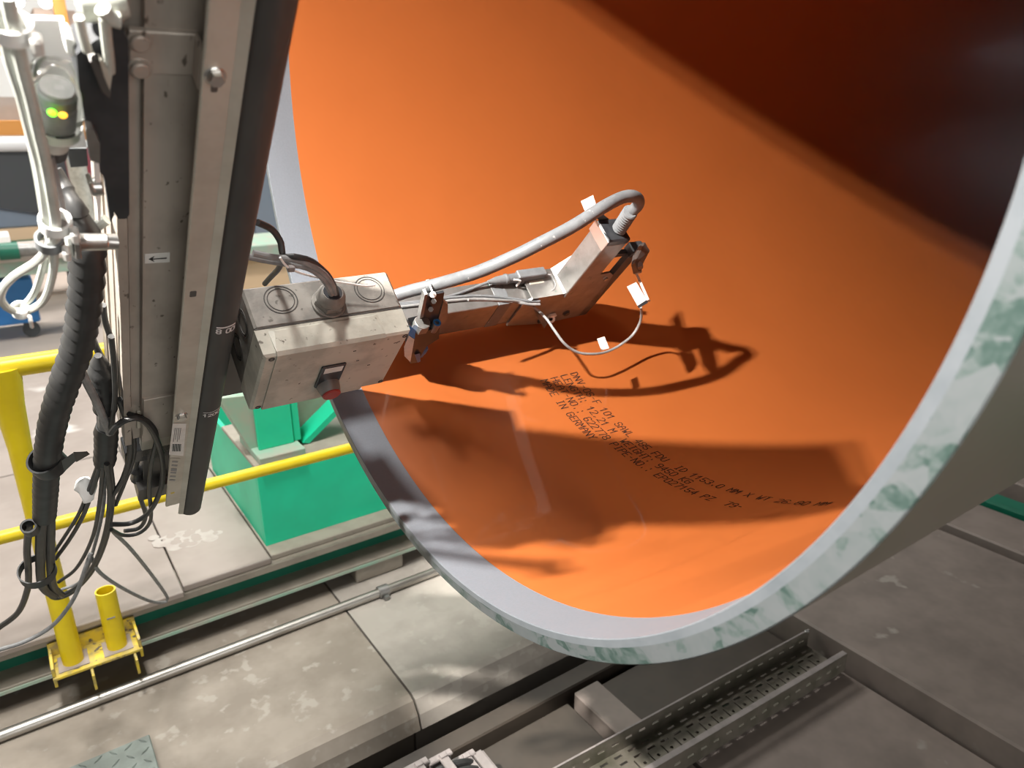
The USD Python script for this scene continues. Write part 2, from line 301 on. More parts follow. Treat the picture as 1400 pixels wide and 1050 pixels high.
obj('deck_support', [W_(x, x+.10, 2.05, 2.15, ZF+.001, -1.187) for x in (-2.4, -1.2, .1, 1.3, 2.5)]+[W_(x, x+.10, 4.3, 4.4, ZF+.001, -1.166) for x in (-2.4, -1.2, .1)], 'steel_dark', dk, smooth=False)
obj('anchor_foot', W_(.70, .86, 1.855, 1.98, ZF+.001, -1.262, bev=.004), 'dust', dk, smooth=False)

sm = [Point(*at(x, y, 'z', -1.1475)[:2]).buffer(r, quad_segs=3) for x, y, r in ((222, 741, .030), (236, 738, .040), (250, 735, .045), (262, 729, .030), (276, 731, .035), (288, 736, .022), (240, 747, .024), (262, 742, .026), (210, 735, .016), (299, 728, .012), (350, 690, .022), (345, 700, .03), (352, 708, .018))]
smv = union_all(sm); rg = np.random.default_rng(3)
smv = smv.difference(union_all([Point(*(np.array(smv.centroid.coords[0])+rg.normal(0, 1, 2)*np.array([.09, .05]))).buffer(rg.uniform(.004, .016), quad_segs=2) for _ in range(60)]))
obj('white_smear', ext(smv, WD, -1.1485, -1.1477), 'smear', dk, smooth=False, kind='stuff', label='white dusty smear on the deck plates')

# hall walls far behind
wl = obj('wall_back', W_(-6, 12, 12.0, 12.2, -1.3, 7), 'wall', smooth=False, kind='structure')
wl2 = obj('wall_left', W_(-6.2, -6, 2, 12.2, -1.3, 7), 'wall', smooth=False, kind='structure')

# ================================================================== PIPE
pp = thing('steel_pipe', 'large steel pipe with glossy orange inside and bare grey rim', 'pipe', (C[0], C[1], C[2]-RO))
def rings(prof, seg=360, a0=0, a1=2*np.pi, flip=False):
    th = np.linspace(a0, a1, seg+1); V = np.vstack([np.stack([np.full_like(th, x), C[1]+r*np.cos(th), C[2]+r*np.sin(th)], 1) for x, r in prof]); n = seg+1; Fc = []
    for k in range(len(prof)-1):
        i = np.arange(seg); a, b = k*n+i, (k+1)*n+i
        Fc += [np.stack([a, a+1, b+1], 1), np.stack([a, b+1, b], 1)]
    Fc = np.vstack(Fc); return trimesh.Trimesh(V, Fc[:, ::-1] if flip else Fc, process=False)
XE = C[0]+12.21; CUT = .0555
obj('inner_coating', rings([(C[0]+CUT+.0002, RI), (C[0]+CUT, RI-.0004), (C[0]+CUT+.3, RI-.0004), (C[0]+3, RI-.0004), (XE-.05, RI-.0004)], flip=True), 'coat', pp, smooth=True, label='glossy orange inner coating')
obj('bare_band', rings([(C[0]+.0008, RI), (C[0]+CUT+.003, RI)], flip=True), 'blast', pp, smooth=True, label='bare blasted steel band inside the mouth')
obj('root_face', rings([(C[0]+.0008, RI), (C[0], RI+.0009), (C[0]+.0004, RI+.0085)], flip=False), 'rootface', pp, smooth=20, label='narrow pale flat edge of the rim')
obj('bevel_face', rings([(C[0]+.0004, RI+.0085), (C[0]+.0045, RO-.0012), (C[0]+.0058, RO)], flip=False), 'bevel', pp, smooth=20, label='bevelled rim smeared with grey green primer')
obj('outer_wall', rings([(C[0]+.0058, RO), (C[0]+.15, RO), (XE, RO), (XE, RI), (XE-.05, RI)], flip=False), 'outer', pp, smooth=40, label='dark semi-gloss outside of the pipe')
# ink-jet marking printed round the inside
def printed(text, x_base, th0, th1, h):
    n = len(text); pitch = (th0-th1)*RI/(n-.25); w = pitch*.70
    poly = ribbons(strokes(text, pitch, w, h), .0019)
    polys = [g for g in getattr(poly, 'geoms', [poly])]; ms = []
    for g in polys:
        b = g.bounds; cells = [g.intersection(sbox2(sx, b[1]-1, sx+.004, b[3]+1)) for sx in np.arange(b[0]-.0005, b[2], .004)]
        for c_ in cells:
            for q in getattr(c_, 'geoms', [c_]):
                if q.geom_type == 'Polygon' and q.area > 1e-9:
                    v, f = trimesh.creation.triangulate_polygon(q, engine='earcut'); ms.append(trimesh.Trimesh(np.column_stack([v, np.zeros(len(v))]), f, process=False))
    mm = cat_(ms); s, u = mm.vertices[:, 0], mm.vertices[:, 1]; th = th0-s/RI; r = RI-.0009
    V = np.stack([C[0]+x_base+u, C[1]+r*np.cos(th), C[2]+r*np.sin(th)], 1); mm = trimesh.Trimesh(V, mm.faces, process=False)
    return mm
D = math.radians
L1 = 'DNV-OS-F 101 SAWL 485 FDU  ID 1153.0 MM X WT 26,80 MM'
cw = (D(-56.9)-D(-115.0))/(len(L1)-.25)
for i, t in enumerate((L1, 'LENGTH: 12,21 M  WEIGHT: 9450 KG', 'HEAT-NO.: 622778 PIPE-NO.: EP027154 PZ  79-', 'MADE IN GERMANY')):
    x0 = .470-.0245*i
    obj('printed_line', printed(t, x0, D(-56.9), D(-56.9)-cw*(len(t)-.25), .0165), 'print', pp, smooth=False, label='black printed line of capital letters and figures', kind='stuff')

# ================================================================== SLIDE (tilted column in front of the pipe)
sl = thing('linear_slide', 'tilted aluminium slide column with black rubber rail crossing in front of the pipe mouth', 'machine column', tuple(S(0.1491, 0.7455, 0.4473)))
E0, E1 = 0.153, 1.3685
# black rail, rounded on its face
prof = [(0.1725, 0.4739)]+[(0.1725+.0315*t, 0.451-.0075*math.sin(math.pi*t)**.7) for t in np.linspace(0, 1, 13)]+[(0.2061, 0.4739)]
obj('rubber_rail', ext(Polygon([(x, n) for x, n in prof]), np.array([EX, EN, ES]), E0, E1), 'rubber', sl, smooth=40, label='black rubber rail with white figures written on it')
RB = LOC and '/World/linear_slide/rubber_rail'
obj('angle_strip', ext(Polygon([(0.1432, 0.4532), (0.1432, 0.45), (0.1443, 0.4489), (0.1645, 0.4489), (0.1725, 0.4457), (0.1731, 0.4899), (0.1699, 0.4899), (0.1693, 0.4532)]), np.array([EX, EN, ES]), E0, 1.3046), 'alu_light', sl, smooth=False, label='pale aluminium angle strip')
obj('angle_lip', ext(Polygon([(0.1645, 0.4486), (0.1725, 0.4454), (0.1723, 0.4489), (0.1651, 0.45)]), np.array([EX, EN, ES]), E0, 1.3579), 'alu_light', sl, smooth=False)
# main profile with groove
mp = Polygon([(0.09, 0.4793), (0.0985, 0.4793), (0.099, 0.4878), (0.1113, 0.4878), (0.1118, 0.4793), (0.1688, 0.4793), (0.1688, 0.5964), (0.09, 0.5964), (0.09, 0.5751), (0.0958, 0.5751), (0.0958, 0.5623), (0.09, 0.5623), (0.09, 0.5453), (0.0958, 0.5453), (0.0958, 0.5325), (0.09, 0.5325), (0.09, 0.5091), (0.0943, 0.5091), (0.0943, 0.5005), (0.09, 0.5005)])
obj('profile', ext(mp, np.array([EX, EN, ES]), E0, 1.0863), 'alu', sl, smooth=False, label='grimy grooved aluminium profile')
obj('groove_strip', ext(sbox2(0.1001, 0.4851, 0.1097, 0.4883), np.array([EX, EN, ES]), 0.394, 0.9798), 'alu', sl, smooth=False)
obj('lower_plate', [S_(0.1145, 0.1597, 1.065, 1.1715, 0.492, 0.5059), S_(0.1065, 0.1683, 0.9958, 1.049, 0.4846, 0.5005)], 'alu_light', sl, smooth=False)
obj('end_bar', S_(0.0916, 0.1683, 1.1449, 1.1875, 0.492, 0.5218), 'black', sl, smooth=False, label='black cross bar')
obj('end_bracket', [S_(0.1193, 0.1597, 1.1822, 1.3419, 0.5005, 0.5325), S_(0.1086, 0.1661, 1.294, 1.344, 0.4846, 0.5325)], 'steel_dark', sl, smooth=False)
# clamp brackets
def clamp(px0, px1, py0, py1, n, bolts):
    a, b = at(px0, py0, 'n', n), at(px1, py1, 'n', n)
    x0, x1, e0, e1 = a[0], b[0], a @ ES, b @ ES
    br = obj('clamp_bracket', [S_(x0, x1, e0, e1, n, n+.006), S_(x1-.004, x1, e0, e1, n-.016, n+.004)], 'alu', sl, smooth=False)
    for q in bolts:
        p = at(q[0], q[1], 'n', n); obj('bolt_head', [lathe(p-EN*.0045, p, [(0, .0055), (.001, .0068), (.0045, .0068)], 18), cyl(p-EN*.0008, p+EN*.0005, .0088)], 'alu', br)
    for t in (.25, .75):
        p = S(x1, e0+(e1-e0)*t, n-.009); obj('bolt_head', hexa(p-EX*.001, p+EX*.004, .005), 'chrome', br)
clamp(176, 270, 42, 104, 0.475, [(191, 56), (191, 93)])
clamp(196, 268, 548, 582, 0.475, [])
def bolt_on(px, py, n, r=.006, m_='chrome'):
    p = at(px, py, 'n', n); obj('bolt', [cyl(p-EN*.0012, p+EN*.001, r*1.35), hexa(p-EN*.006, p, r)], m_, sl)
bolt_on(294, 104, 0.4489); bolt_on(248, 568, 0.4489)
def slot(px, py, w, h, m_='steel_dark'):
    p = at(px, py, 'n', 0.4487); x, e = p[0], p @ ES
    q = sbox2(x-w/2+h*.0, e-h/2, x+w/2, e+h/2).buffer(-.0015).buffer(.0015)
    obj('slot_hole', ext(q, SL, 0.4485, 0.449), m_, sl, smooth=False)
slot(293, 121, .005, .007); slot(264, 402, .0065, .010); slot(236, 674, .006, .006, 'yellow_worn')
# stickers
def sticker(pts, n, m_='offwhite', th=.0004, name='sticker', label=None):
    return obj(name, ext(pxpoly(pts, 'n', n, SL), SL, n-th, n), m_, sl, smooth=False, label=label)
st = sticker([(198, 347), (232, 345), (232, 358), (198, 360)], 0.4791, label='white sticker with a black arrow pointing left')
a = lambda pts: obj('arrow', ext(pxpoly(pts, 'n', 0.4786, SL), SL, 0.4784, 0.4786), 'ink', st, smooth=False)
a([(203, 354.3), (211, 350), (209, 353.6), (228, 352), (228, 353.6), (209, 354.8), (211, 358)])
st = sticker([(236, 579), (254.5, 579), (250.5, 623), (231, 621)], 0.4485, label='white barcode sticker')
for k in range(9): x0 = 236+k*1.35; obj('barcode_bar', ext(pxpoly([(x0, 607), (x0+0.7987, 607), (x0+0.213, 617), (x0-0.5857, 617)], 'n', 0.4479, SL), SL, 0.4477, 0.4479), 'ink', st, smooth=False)
for k in range(4): obj('print_row', ext(pxpoly([(239+k*2.6, 585), (240+k*2.6, 585), (237.5+k*2.6, 604-3*(k % 2)), (236.5+k*2.6, 604-3*(k % 2))], 'n', 0.4479, SL), SL, 0.4477, 0.4479), 'cable_mid', st, smooth=False)
st = sticker([(233, 626), (246.5, 627), (241, 664), (228.5, 662)], 0.4485, 'alu_light', label='faded type plate')
for k in range(6): obj('print_row', ext(pxpoly([(235.5-0.7455*k, 630+5*k), (243.5-0.7455*k, 630.5+5*k), (243-0.7455*k, 632.5+5*k+(k == 2)*2), (235-0.7455*k, 632+5*k+(k == 2)*2)], 'n', 0.4479, SL), SL, 0.4477, 0.4479), 'cable_mid', st, smooth=False)
# figures written by hand on the rail (laid over its curved face)
def railn(x): return 0.451-.0075*np.sin(np.pi*np.clip((x-0.1725)/.0315, 0, 1))**.7
def marker(text, p, w, h, pitch, over):
    x0, e0 = p; lines = [[(x0+a_, e0-b_) for a_, b_ in st] for st in strokes(text, pitch, w, h)]
    for dy in over: lines.append([(x0, e0-h-dy), (x0+pitch*len(text)*.6, e0-h-dy-.0010), (x0+pitch*(len(text)-0.213), e0-h-dy-.0006)])
    poly = union_all([LineString(l).buffer(.00085, quad_segs=2) for l in lines]); ms = []
    for g in getattr(poly, 'geoms', [poly]):
        b = g.bounds
        for sx in np.arange(b[0], b[2], .0015):
            c_ = g.intersection(sbox2(sx, b[1]-1, sx+.0015, b[3]+1))
            for q in getattr(c_, 'geoms', [c_]):
                if q.geom_type == 'Polygon' and q.area > 1e-10:
                    v, f = trimesh.creation.triangulate_polygon(q, engine='earcut'); ms.append(trimesh.Trimesh(np.column_stack([v, railn(v[:, 0])-.0006]), f, process=False))
    mm = cat_(ms); obj('handwritten_figure', trimesh.Trimesh(mm.vertices @ SL, mm.faces, process=False), 'chalk', RB, smooth=False, label='figures written by hand in white marker')
p = at(296, 457, 'n', 0.4436); marker('8 00', (p[0], p @ ES), .0044, .0085, .0052, (.003, .0043))
p = at(277, 571, 'n', 0.4436); marker('1200', (p[0]+.001, p @ ES), .0042, .0075, .0060, (.0045,))

# ================================================================== CONTROL BOX
BX0, BX1, BE0, BE1, BN0, BN1 = 0.2244, 0.4175, 0.7634, 0.9052, 0.41, 0.5075
cb = thing('control_box', 'dusty grey plastic control box with red push button in front of the rim', 'control box', tuple(S(0.3195, 0.852, 0.5069)))
body = obj('body', S_(BX0+.0015, BX1+.0015, BE0-.0002, BE1, 0.4478, BN1, bev=.003), 'boxtop', cb, smooth=False)
# lid: tapering cover with raised centre field
lid = hull(np.array([(x, e, n) for n, i in ((0.4468, 0), (0.4132, .001), (0.41, .004)) for x in (BX0+i, BX1-i) for e in (BE0+i*.8, BE1-i)]) @ SL)
lp = obj('lid', lid, 'boxgrey', cb, smooth=False)
a_, b_ = at(378, 488, 'n', 0.41)[0], at(522, 470, 'n', 0.41)[0]
obj('raised_field', [hull(np.array([(x, e, n) for (x, e, n) in ((a_-.001, BE0+.0002, 0.4436), (b_+.001, BE0+.0002, 0.4436), (a_, BE0+.0016, 0.4084), (b_-.0, BE0+.0016, 0.4084), (a_, BE1-.0005, 0.4084), (b_, BE1-.0005, 0.4084), (a_, BE0+.003, 0.4116), (b_, BE0+.003, 0.4116), (a_, BE1-.0005, 0.4116), (b_, BE1-.0005, 0.4116), (a_+.006, BE0-.0016, 0.4409), (b_-.006, BE0-.0016, 0.4409), (a_, BE0-.0016, 0.4132), (b_, BE0-.0016, 0.4132))]) @ SL)], 'boxgrey', lp, smooth=False)
obj('seam_gasket', S_(BX0+.0012, BX1, BE0-.0006, BE1-.001, 0.4466, 0.448, bev=.0002), 'seam', cb, smooth=False)
for x, e in ((BX0+.011, BE0+.009), (BX1-.007, BE0+.009), (BX1-.007, BE1-.009), (BX0+.011, BE1-.008)):
    p = S(x, e, 0.4102); sc_ = obj('lid_screw', ring(p-EN*.0008, p+EN*.002, .0022, .0038), 'seam', cb); obj('screw_slot', S_(x-.002, x+.002, e-.0006, e+.0006, 0.4096, 0.4111, bev=.0002), 'seam', sc_, smooth=False)
def knock(p, ax, r):
    k_ = obj('knockout', ring(p-ax*.0002, p+ax*.0008, r-.0012, r), 'seam', cb); obj('knockout_ring', ring(p-ax*.0002, p+ax*.0008, r-.0048, r-.0038), 'seam', k_)
for q in ((384, 410), (505, 396)): knock(at(*q, 'e', BE0), -ES, .0205)
for e, n in ((0.8009, 0.4814), (0.8573, 0.4814)): knock(S(BX0+.0015, e, n), -EX, .0185)
# cable gland on the top
gp = at(449, 416, 'e', BE0)
gl = obj('cable_gland', [cyl(gp, gp-ES*.004, .0215, 28), hexa(gp-ES*.004, gp-ES*.012, .0195), lathe(gp-ES*.012, gp-ES*.027, [(0, .0165), (.003, .0185), (.010, .0170), (.015, .0125)], 28)], 'boxtop', cb)
obj('gland_bore', cyl(gp-ES*.0265, gp-ES*.0276, .0118), 'black', gl)
# button
bp = at(447, 523, 'n', 0.4084); xb, eb = bp[0], bp @ ES
lp0 = at(454, 504, 'n', 0.4084); xl, el = lp0[0], lp0 @ ES
lh = obj('legend_holder', S_(xl-.0165, xl+.0165, el-.0125, eb+.004, 0.4047, 0.4086, bev=.0012), 'black', cb, smooth=False)
obj('legend_plate', S_(xl-.0125, xl+.0125, el-.0095, el+.003, 0.4042, 0.4049, bev=.0002), 'offwhite', lh, smooth=False)
bt = obj('button_bezel', lathe(S(xb, eb, 0.4086), S(xb, eb, 0.3898), [(0, .0158), (.004, .0158), (.012, .0145), (.0177, .0130)], 32), 'galv', cb)
obj('button_cap', lathe(S(xb, eb, 0.3909), S(xb, eb, 0.3877), [(0, .0125), (.002, .0125), (.003, .0112)], 32), 'red', cb, label='dull red push button')
for px, py in ((485, 480), (489, 493), (504, 499), (460, 531)):
    p = at(px, py, 'n', 0.4084); obj('scuff', S_(p[0]-.002, p[0]+.002, p @ ES-.0012, p @ ES+.001, 0.4082, 0.4085, bev=.0001), 'seam', lp, smooth=False)
# bracket that carries box and arm
cg = thing('slide_carriage', 'dark steel carriage plate behind the grey control box', 'carriage', tuple(S(0.2662, 0.9052, 0.5325)))
obj('carriage_plate', S_(.160, .385, .81, 1.049, .5085, .5195), 'steel_dark', cg, smooth=False)
obj('carriage_block', S_(0.1736, 0.213, 0.8307, 1.0117, 0.5197, 0.5538), 'steel_dark', cg, smooth=False)

# ================================================================== MARKING ARM
am = thing('marking_arm', 'galvanised boom of a pipe marking head reaching into the orange pipe', 'robot arm', tuple(S(0.639, 1.0011, 0.5645)))
AE0, AE1, AN0, AN1 = 0.9585, 1.0309, 0.5373, 0.5879
beam_o = sbox2(AE0, AN0, AE1, AN1)
obj('beam', S_(0.3195, 0.8254, AE0, AE1, AN0, AN1, bev=.0012), 'galv', am, smooth=False)
obj('tape_band', S_(0.7072, 0.7348, AE0-.0009, AE1+.0009, AN0-.0009, AN1+.0009, bev=.0006), 'cable_grey', am, smooth=False, label='grey tape wound round the boom')
# side cheek: cranked sheet with sloped ends
ck = [(0.7599, 0.9649), (0.7753, 0.95), (0.8467, 0.95), (0.8877, 0.901), (0.9287, 0.8978), (0.9425, 0.9074), (0.9644, 1.0064), (0.9542, 1.049), (0.852, 1.0533), (0.7583, 1.0352)]
obj('side_cheek', ext(Polygon(ck), SL, 0.533, 0.5371), 'galv', am, smooth=False, label='cranked side cheek plate')
obj('side_cheek', ext(Polygon(ck), SL, 0.5884, 0.5916), 'galv', am, smooth=False)
obj('cheek_flange', [hull(np.array([(x, e, n) for (x, e) in ((0.7753, 0.9484), (0.8477, 0.9484), (0.7753, 0.9516), (0.8477, 0.9516)) for n in (0.533, 0.5916)]) @ SL), hull(np.array([(x, e, n) for (x, e) in ((0.8467, 0.9484), (0.8877, 0.8994), (0.8488, 0.951), (0.8903, 0.901)) for n in (0.533, 0.5916)]) @ SL), hull(np.array([(x, e, n) for (x, e) in ((0.8877, 0.8994), (0.9074, 0.8978), (0.8877, 0.9021), (0.9074, 0.8999)) for n in (0.533, 0.5916)]) @ SL)], 'galv', am, smooth=False)
for x, e, r in ((0.9265, 0.9138, .0048), (0.8967, 1.0245, .007), (0.868, 1.0352, .004)):
    p = S(x, e, 0.533); obj('cheek_bolt', [cyl(p-EN*.0012, p, r*1.2), hexa(p-EN*.005, p, r)], 'chrome' if r < .006 else 'steel_dark', am)
obj('clamp_screw', cyl(S(0.868, 1.0352, 0.5304), S(0.8328, 1.0373, 0.5304), .0035), 'steel_dark', am)
# marking head
HX0, HX1, HE0, HE1, HN0, HN1 = 0.8499, 0.8994, 0.8009, 0.9585, 0.5293, 0.5746
hd = obj('marking_head', S_(HX0, HX1, HE0, HE1, HN0, HN1, bev=.0015), 'galv', am, smooth=False, label='rectangular marking head')
obj('head_cap', S_(HX0-.0015, HX1+.0015, HE0-.014, HE0+.0005, HN0-.0015, HN1+.0015, bev=.003), 'black', hd, smooth=False, label='black end cap')
obj('cap_trim', S_(HX0-.0028, HX0-.0010, HE0-.013, HE0+.012, HN0-.0020, HN1+.002, bev=.0004), 'chrome', hd, smooth=False, label='bright steel trim')
obj('side_strip', S_(HX1+.001, HX1+.0045, HE0+.004, HE1-.06, HN0+.004, HN0+.020, bev=.0006), 'white', hd, smooth=False)
obj('side_strip', S_(HX1+.0005, HX1+.0030, HE0-.004, HE0+.022, HN0+.016, HN0+.03, bev=.0006), 'galv', hd, smooth=False)
# long guide bar beside the head, with its clamp
gb = obj('guide_bar', S_(0.9425, 0.9644, 0.8414, 1.049, 0.533, 0.5453, bev=.0008), 'steel_dark', am, smooth=False, label='dark flat guide bar')
obj('guide_bar_end', [S_(0.9415, 0.9745, 0.8328, 0.852, 0.5304, 0.5538, bev=.002), S_(0.9052, 0.9457, 0.8477, 0.8584, 0.54, 0.5495, bev=.001)], 'black', gb, smooth=False)
# connector and terminal on the boom
cp = thing('terminal_block', 'small grey terminal block with plugged cable on the boom', 'connector', tuple(S(0.7774, 0.9585, 0.5751)))
obj('housing', S_(0.7583, 0.8206, 0.9329, 0.9569, 0.5714, 0.5889, bev=.0015), 'cable_grey', cp, smooth=False)
obj('plug', [lathe(S(0.6986, 0.9468, 0.5804), S(0.7625, 0.9447, 0.5804), [(0, .003), (.008, .0048), (.018, .0075), (.034, .0085), (.036, .0098), (.040, .0098), (.042, .0085), (.060, .0085)], 20)], 'cable_grey', cp)
obj('plug_lever', tube([S(0.7455, 0.9361, 0.5714), S(0.7583, 0.9372, 0.5676), S(0.7583, 0.9532, 0.5676)], .002), 'offwhite', cp)
obj('mount_plate', S_(0.7828, 0.82, 0.9569, 0.9588, 0.5442, 0.5645, bev=.0004), 'galv', cp, smooth=False)
for x in (0.7902, 0.8062, 0.8147): p = S(x, 0.9569, 0.5538); obj('terminal_screw', cyl(p, p-ES*.003, .003), 'chrome', cp)
obj('terminal_cover', S_(0.7828, 0.8179, 0.9478, 0.9569, 0.5623, 0.5714, bev=.001), 'boxgrey', cp, smooth=False)

# sensor hanging from the guide bar's end
ps = thing('proximity_sensor', 'white block sensor on a bent strip hanging at the end of the guide bar', 'sensor', tuple(S(0.9905, 0.8946, 0.5218)))

P = lambda x, y, n=0.466: at(x, y, 'n', n)
obj('clamp', hull(np.vstack([S(x, e, n)[None] for x in (.9745, .986) for e in (.838, .862) for n in (.532, .5515)]+[at(x, y, 'n', n)[None] for x, y in ((863, 362), (868, 360), (873, 372), (866, 375)) for n in (.458, .475)])), 'steel_dark', ps, smooth=False)
obj('clamp_nut', [hexa(P(866, 366), P(877, 362), .007), cyl(P(868, 372), P(876, 370), .004)], 'galv', ps)
p0, p1 = P(867, 372), P(884, 409)
d_ = (p1-p0)/np.linalg.norm(p1-p0); q_ = np.cross(d_, EN)
FR = np.array([d_, q_, EN]); o = p0 @ FR.T; L_ = float(np.linalg.norm(p1-p0))
qh = lambda pts, n0, n1: hull([at(x, y, 'n', n) for x, y in pts for n in (n0, n1)])
qe = lambda pts, t: hull([at(x, y, 'e', e+de) for x, y, e in pts for de in (0, t)])
qd = lambda pts, t: hull([at(x, y, 'n', n+dn) for x, y, n in pts for dn in (0, t)])
obj('bent_strip', qe([(868, 373, .874), (871, 371.5, .874), (887.5, 409, .874), (884.5, 411, .874)], .012), 'white', ps, smooth=False)
obj('sensor_body', qe([(857, 392, .872), (870, 385.5, .876), (884, 410, .876), (871.5, 418, .872)], .010), 'white', ps, smooth=False)
obj('sensor_face', qe([(871.5, 418, .871), (884, 410, .875), (886, 414, .875), (873, 421.5, .871)], .012), 'black', ps, smooth=False)
sb = P(877, 419)
obj('sensor_screw', [cyl(P(873.5, 386), P(876.5, 384.5), .002), cyl(P(885.5, 412), P(889, 410.5), .002)], 'chrome', ps)
sc = thing('sensor_cable', 'thin grey cable looping down from the white block sensor to the boom', 'cable', tuple(P(820, 480)))
obj('cable', tube(pxs([(876, 420, .466), (877, 430, .463), (874, 443, .455), (864, 459, .443), (846, 473, .430), (826, 482, .422), (806, 484, .422), (788, 481, .430), (772, 470, .446), (759, 453, .472), (748, 437, .503), (735, 424, .525), (722, 416, .5305), (706, 412, .5357), (690, 411, .5352), (640, 409.5, .5352)], 'n', .5), .0026), 'cable_mid', sc)
obj('cable_flag', qe([(816, 463, .940), (826.5, 460, .943), (833, 476, .943), (822, 479.5, .940)], .0015), 'offwhite', sc, smooth=False, label='pale tag on the cable')
cl = thing('cable_clip', 'white plastic cable clip under the boom end', 'clip', tuple(P(752, 436, 0.5325)))
obj('clip_plate', hull([at(x, y, 'n', n) for x, y in ((733, 431), (741, 429.5), (749, 442), (744, 449)) for n in (0.525, 0.5288)]), 'cable_grey', cl, smooth=False)
obj('clip_body', [ring(P(753, 436, 0.5261), P(753, 436, 0.533), .004, .0085), S_(*(lambda p: (p[0]-.007, p[0]+.009, p @ ES-.0095, p @ ES-.004))(P(753, 434, 0.5293)), 0.5261, 0.533, bev=.001)], 'white', cl)

# ------------------------------------------------------------------ grey conduit from the box over the boom into the head
cd = thing('grey_conduit', 'thick pale grey conduit arching from the control box up to the marking head', 'conduit', tuple(P(700, 350, 0.5645)))
path = [(530, 408, .545), (560, 398, .540), (600, 388, .526), (650, 373, .503), (700, 352, .493), (740, 332, .492), (775, 314, .497), (800, 299, .503), (825, 283, .514), (848, 271, .529), (862, 268, .533), (871, 271, .536), (873, 279, .538), (866, 287, .540), (857, 297, .543)]
obj('hose', tube(pxs(path, 'n', 0.5645), .0098, seg=18), 'cable_grey', cd)
a0, a1 = at(862, 289, 'n', .539), at(842, 320, 'n', .553)
L_ = float(np.linalg.norm(a1-a0))
obj('spring_sleeve', lathe(a0, a1, [(L_*k/36., .0113+.0018*(k % 3 == 1)) for k in range(37)], 18), 'cable_grey', cd, label='ribbed bend sleeve')
obj('conduit_tie', tube(pxs([(806, 291), (811, 297), (815, 303), (818, 309)], 'n', 0.5527), .0018), 'white', cd)
def tie_ring(p, d, r, w=.004): return ring(p-d/np.linalg.norm(d)*w/2, p+d/np.linalg.norm(d)*w/2, r, r+.0014)
p_ = pxs([(588, 391.5, .5333), (592, 390.2, .532)], 'n', .53); obj('conduit_tie', tie_ring(p_[0], p_[1]-p_[0], .0098), 'white', cd, label='white cable tie')
wt = thing('wire_tab', 'white metal tab standing behind the conduit near the head', 'bracket', tuple(P(806, 282, 0.5751)))
obj('tab', qe([(794, 275, .775), (811, 266.5, .780), (818, 289, .780), (804, 300, .775)], .003), 'white', wt, smooth=False)
obj('tab_foot', hull([at(x, y, 'n', n) for x, y in ((807, 290), (817, 286), (833, 300), (824, 306)) for n in (0.5756, 0.5772)]), 'galv', wt, smooth=False)
# two thin wires lying along the boom, and the plug's cable
for k, (nm, lb) in enumerate((('boom_wire', 'upper thin grey wire lying along the boom'), ('boom_wire', 'lower thin grey wire lying along the boom'))):
    w_ = thing(nm, lb, 'cable', tuple(P(620, 410, 0.5538)))
    obj('wire', tube([at(x, y+4.2*k, 'e', AE0-.0028) for x, y in ((540, 416), (580, 411.5), (620, 406.5), (655, 404.5), (690, 407), (722, 411.5), (738, 412))], .0026), 'cable_mid' if k else 'cable_grey', w_)
w_ = thing('plug_cable', 'grey cable running from the terminal block plug back along the boom', 'cable', tuple(P(670, 395, 0.5751)))
obj('cable', tube([S(0.704, 0.9468, 0.5804), S(0.6869, 0.951, 0.5794), S(0.6603, 0.9548, 0.5751), S(0.6283, 0.9555, 0.5698), S(0.5751, 0.9555, 0.5645), S(0.4793, 0.9555, 0.5645)], .0026), 'cable_grey', w_)
w_ = thing('jumper_wire', 'thin wire bowed from the terminal block to the boom', 'cable', tuple(P(775, 395, 0.5751)))
obj('wire', tube([S(0.8222, 0.9425, 0.5751), S(0.8328, 0.9404, 0.573), S(0.8382, 0.9457, 0.5645), S(0.8371, 0.9466, 0.5538), S(0.8286, 0.9466, 0.5453), S(0.8158, 0.9558, 0.5421)], .0015), 'cable_mid', w_)
w_ = thing('head_lead', 'short grey lead curling against the side of the marking head', 'cable', tuple(P(772, 370, 0.5751)))
obj('lead', tube(pxs([(771, 395, .573), (768.5, 383, .577), (771, 371, .579), (778, 365, .578)], 'n', .57), .0022), 'cable_grey', w_)

# ------------------------------------------------------------------ valve with blue fittings beside the box
vv = thing('air_valve', 'small black pneumatic valve with blue fittings beside the control box', 'valve', tuple(P(578, 440, 0.5005)))
VN = 0.5005
V = lambda x, y, n=VN: at(x, y, 'n', n)
vx = lambda x, y, n=VN: float(V(x, y, n)[0])
ve = lambda x, y, n=VN: float(V(x, y, n) @ ES)
obj('mount_plate', ext(pxpoly([(583, 402), (606, 397), (605, 404), (604, 415), (598, 432), (592, 446), (572, 440), (577, 420)], 'n', VN+.014, SL), SL, VN+.010, VN+.014), 'black', vv, smooth=False)
obj('plate_edge', [ext(pxpoly([(580, 402), (584, 400.5), (578, 432), (573, 435)], 'n', VN+.006, SL), SL, VN+.004, VN+.014), ext(pxpoly([(605, 409), (611, 413), (611, 432), (605, 443), (598, 434)], 'n', VN+.012, SL), SL, VN+.008, VN+.014)], 'galv', vv, smooth=False)
for x, y in ((593, 412), (589, 423)): obj('plate_screw', [hexa(V(x, y, VN+.003), V(x, y, VN+.012), .0045)], 'galv', vv)
vb = pxpoly([(567, 456), (601, 448), (600, 463), (583, 474), (570, 496), (561, 497)], 'n', VN, SL)
obj('valve_body', ext(vb, SL, VN, VN+.030), 'black', vv, smooth=False)
vl = vx(566, 460); e0_, e1_ = ve(567, 458), ve(562, 490)
obj('valve_end', qd([(559, 459, VN), (566.5, 464, VN-.004), (561, 495, VN-.006), (553, 487, VN-.002), (552.5, 474, VN)], .016), 'offwhite', vv, smooth=False, label='pale valve end piece')
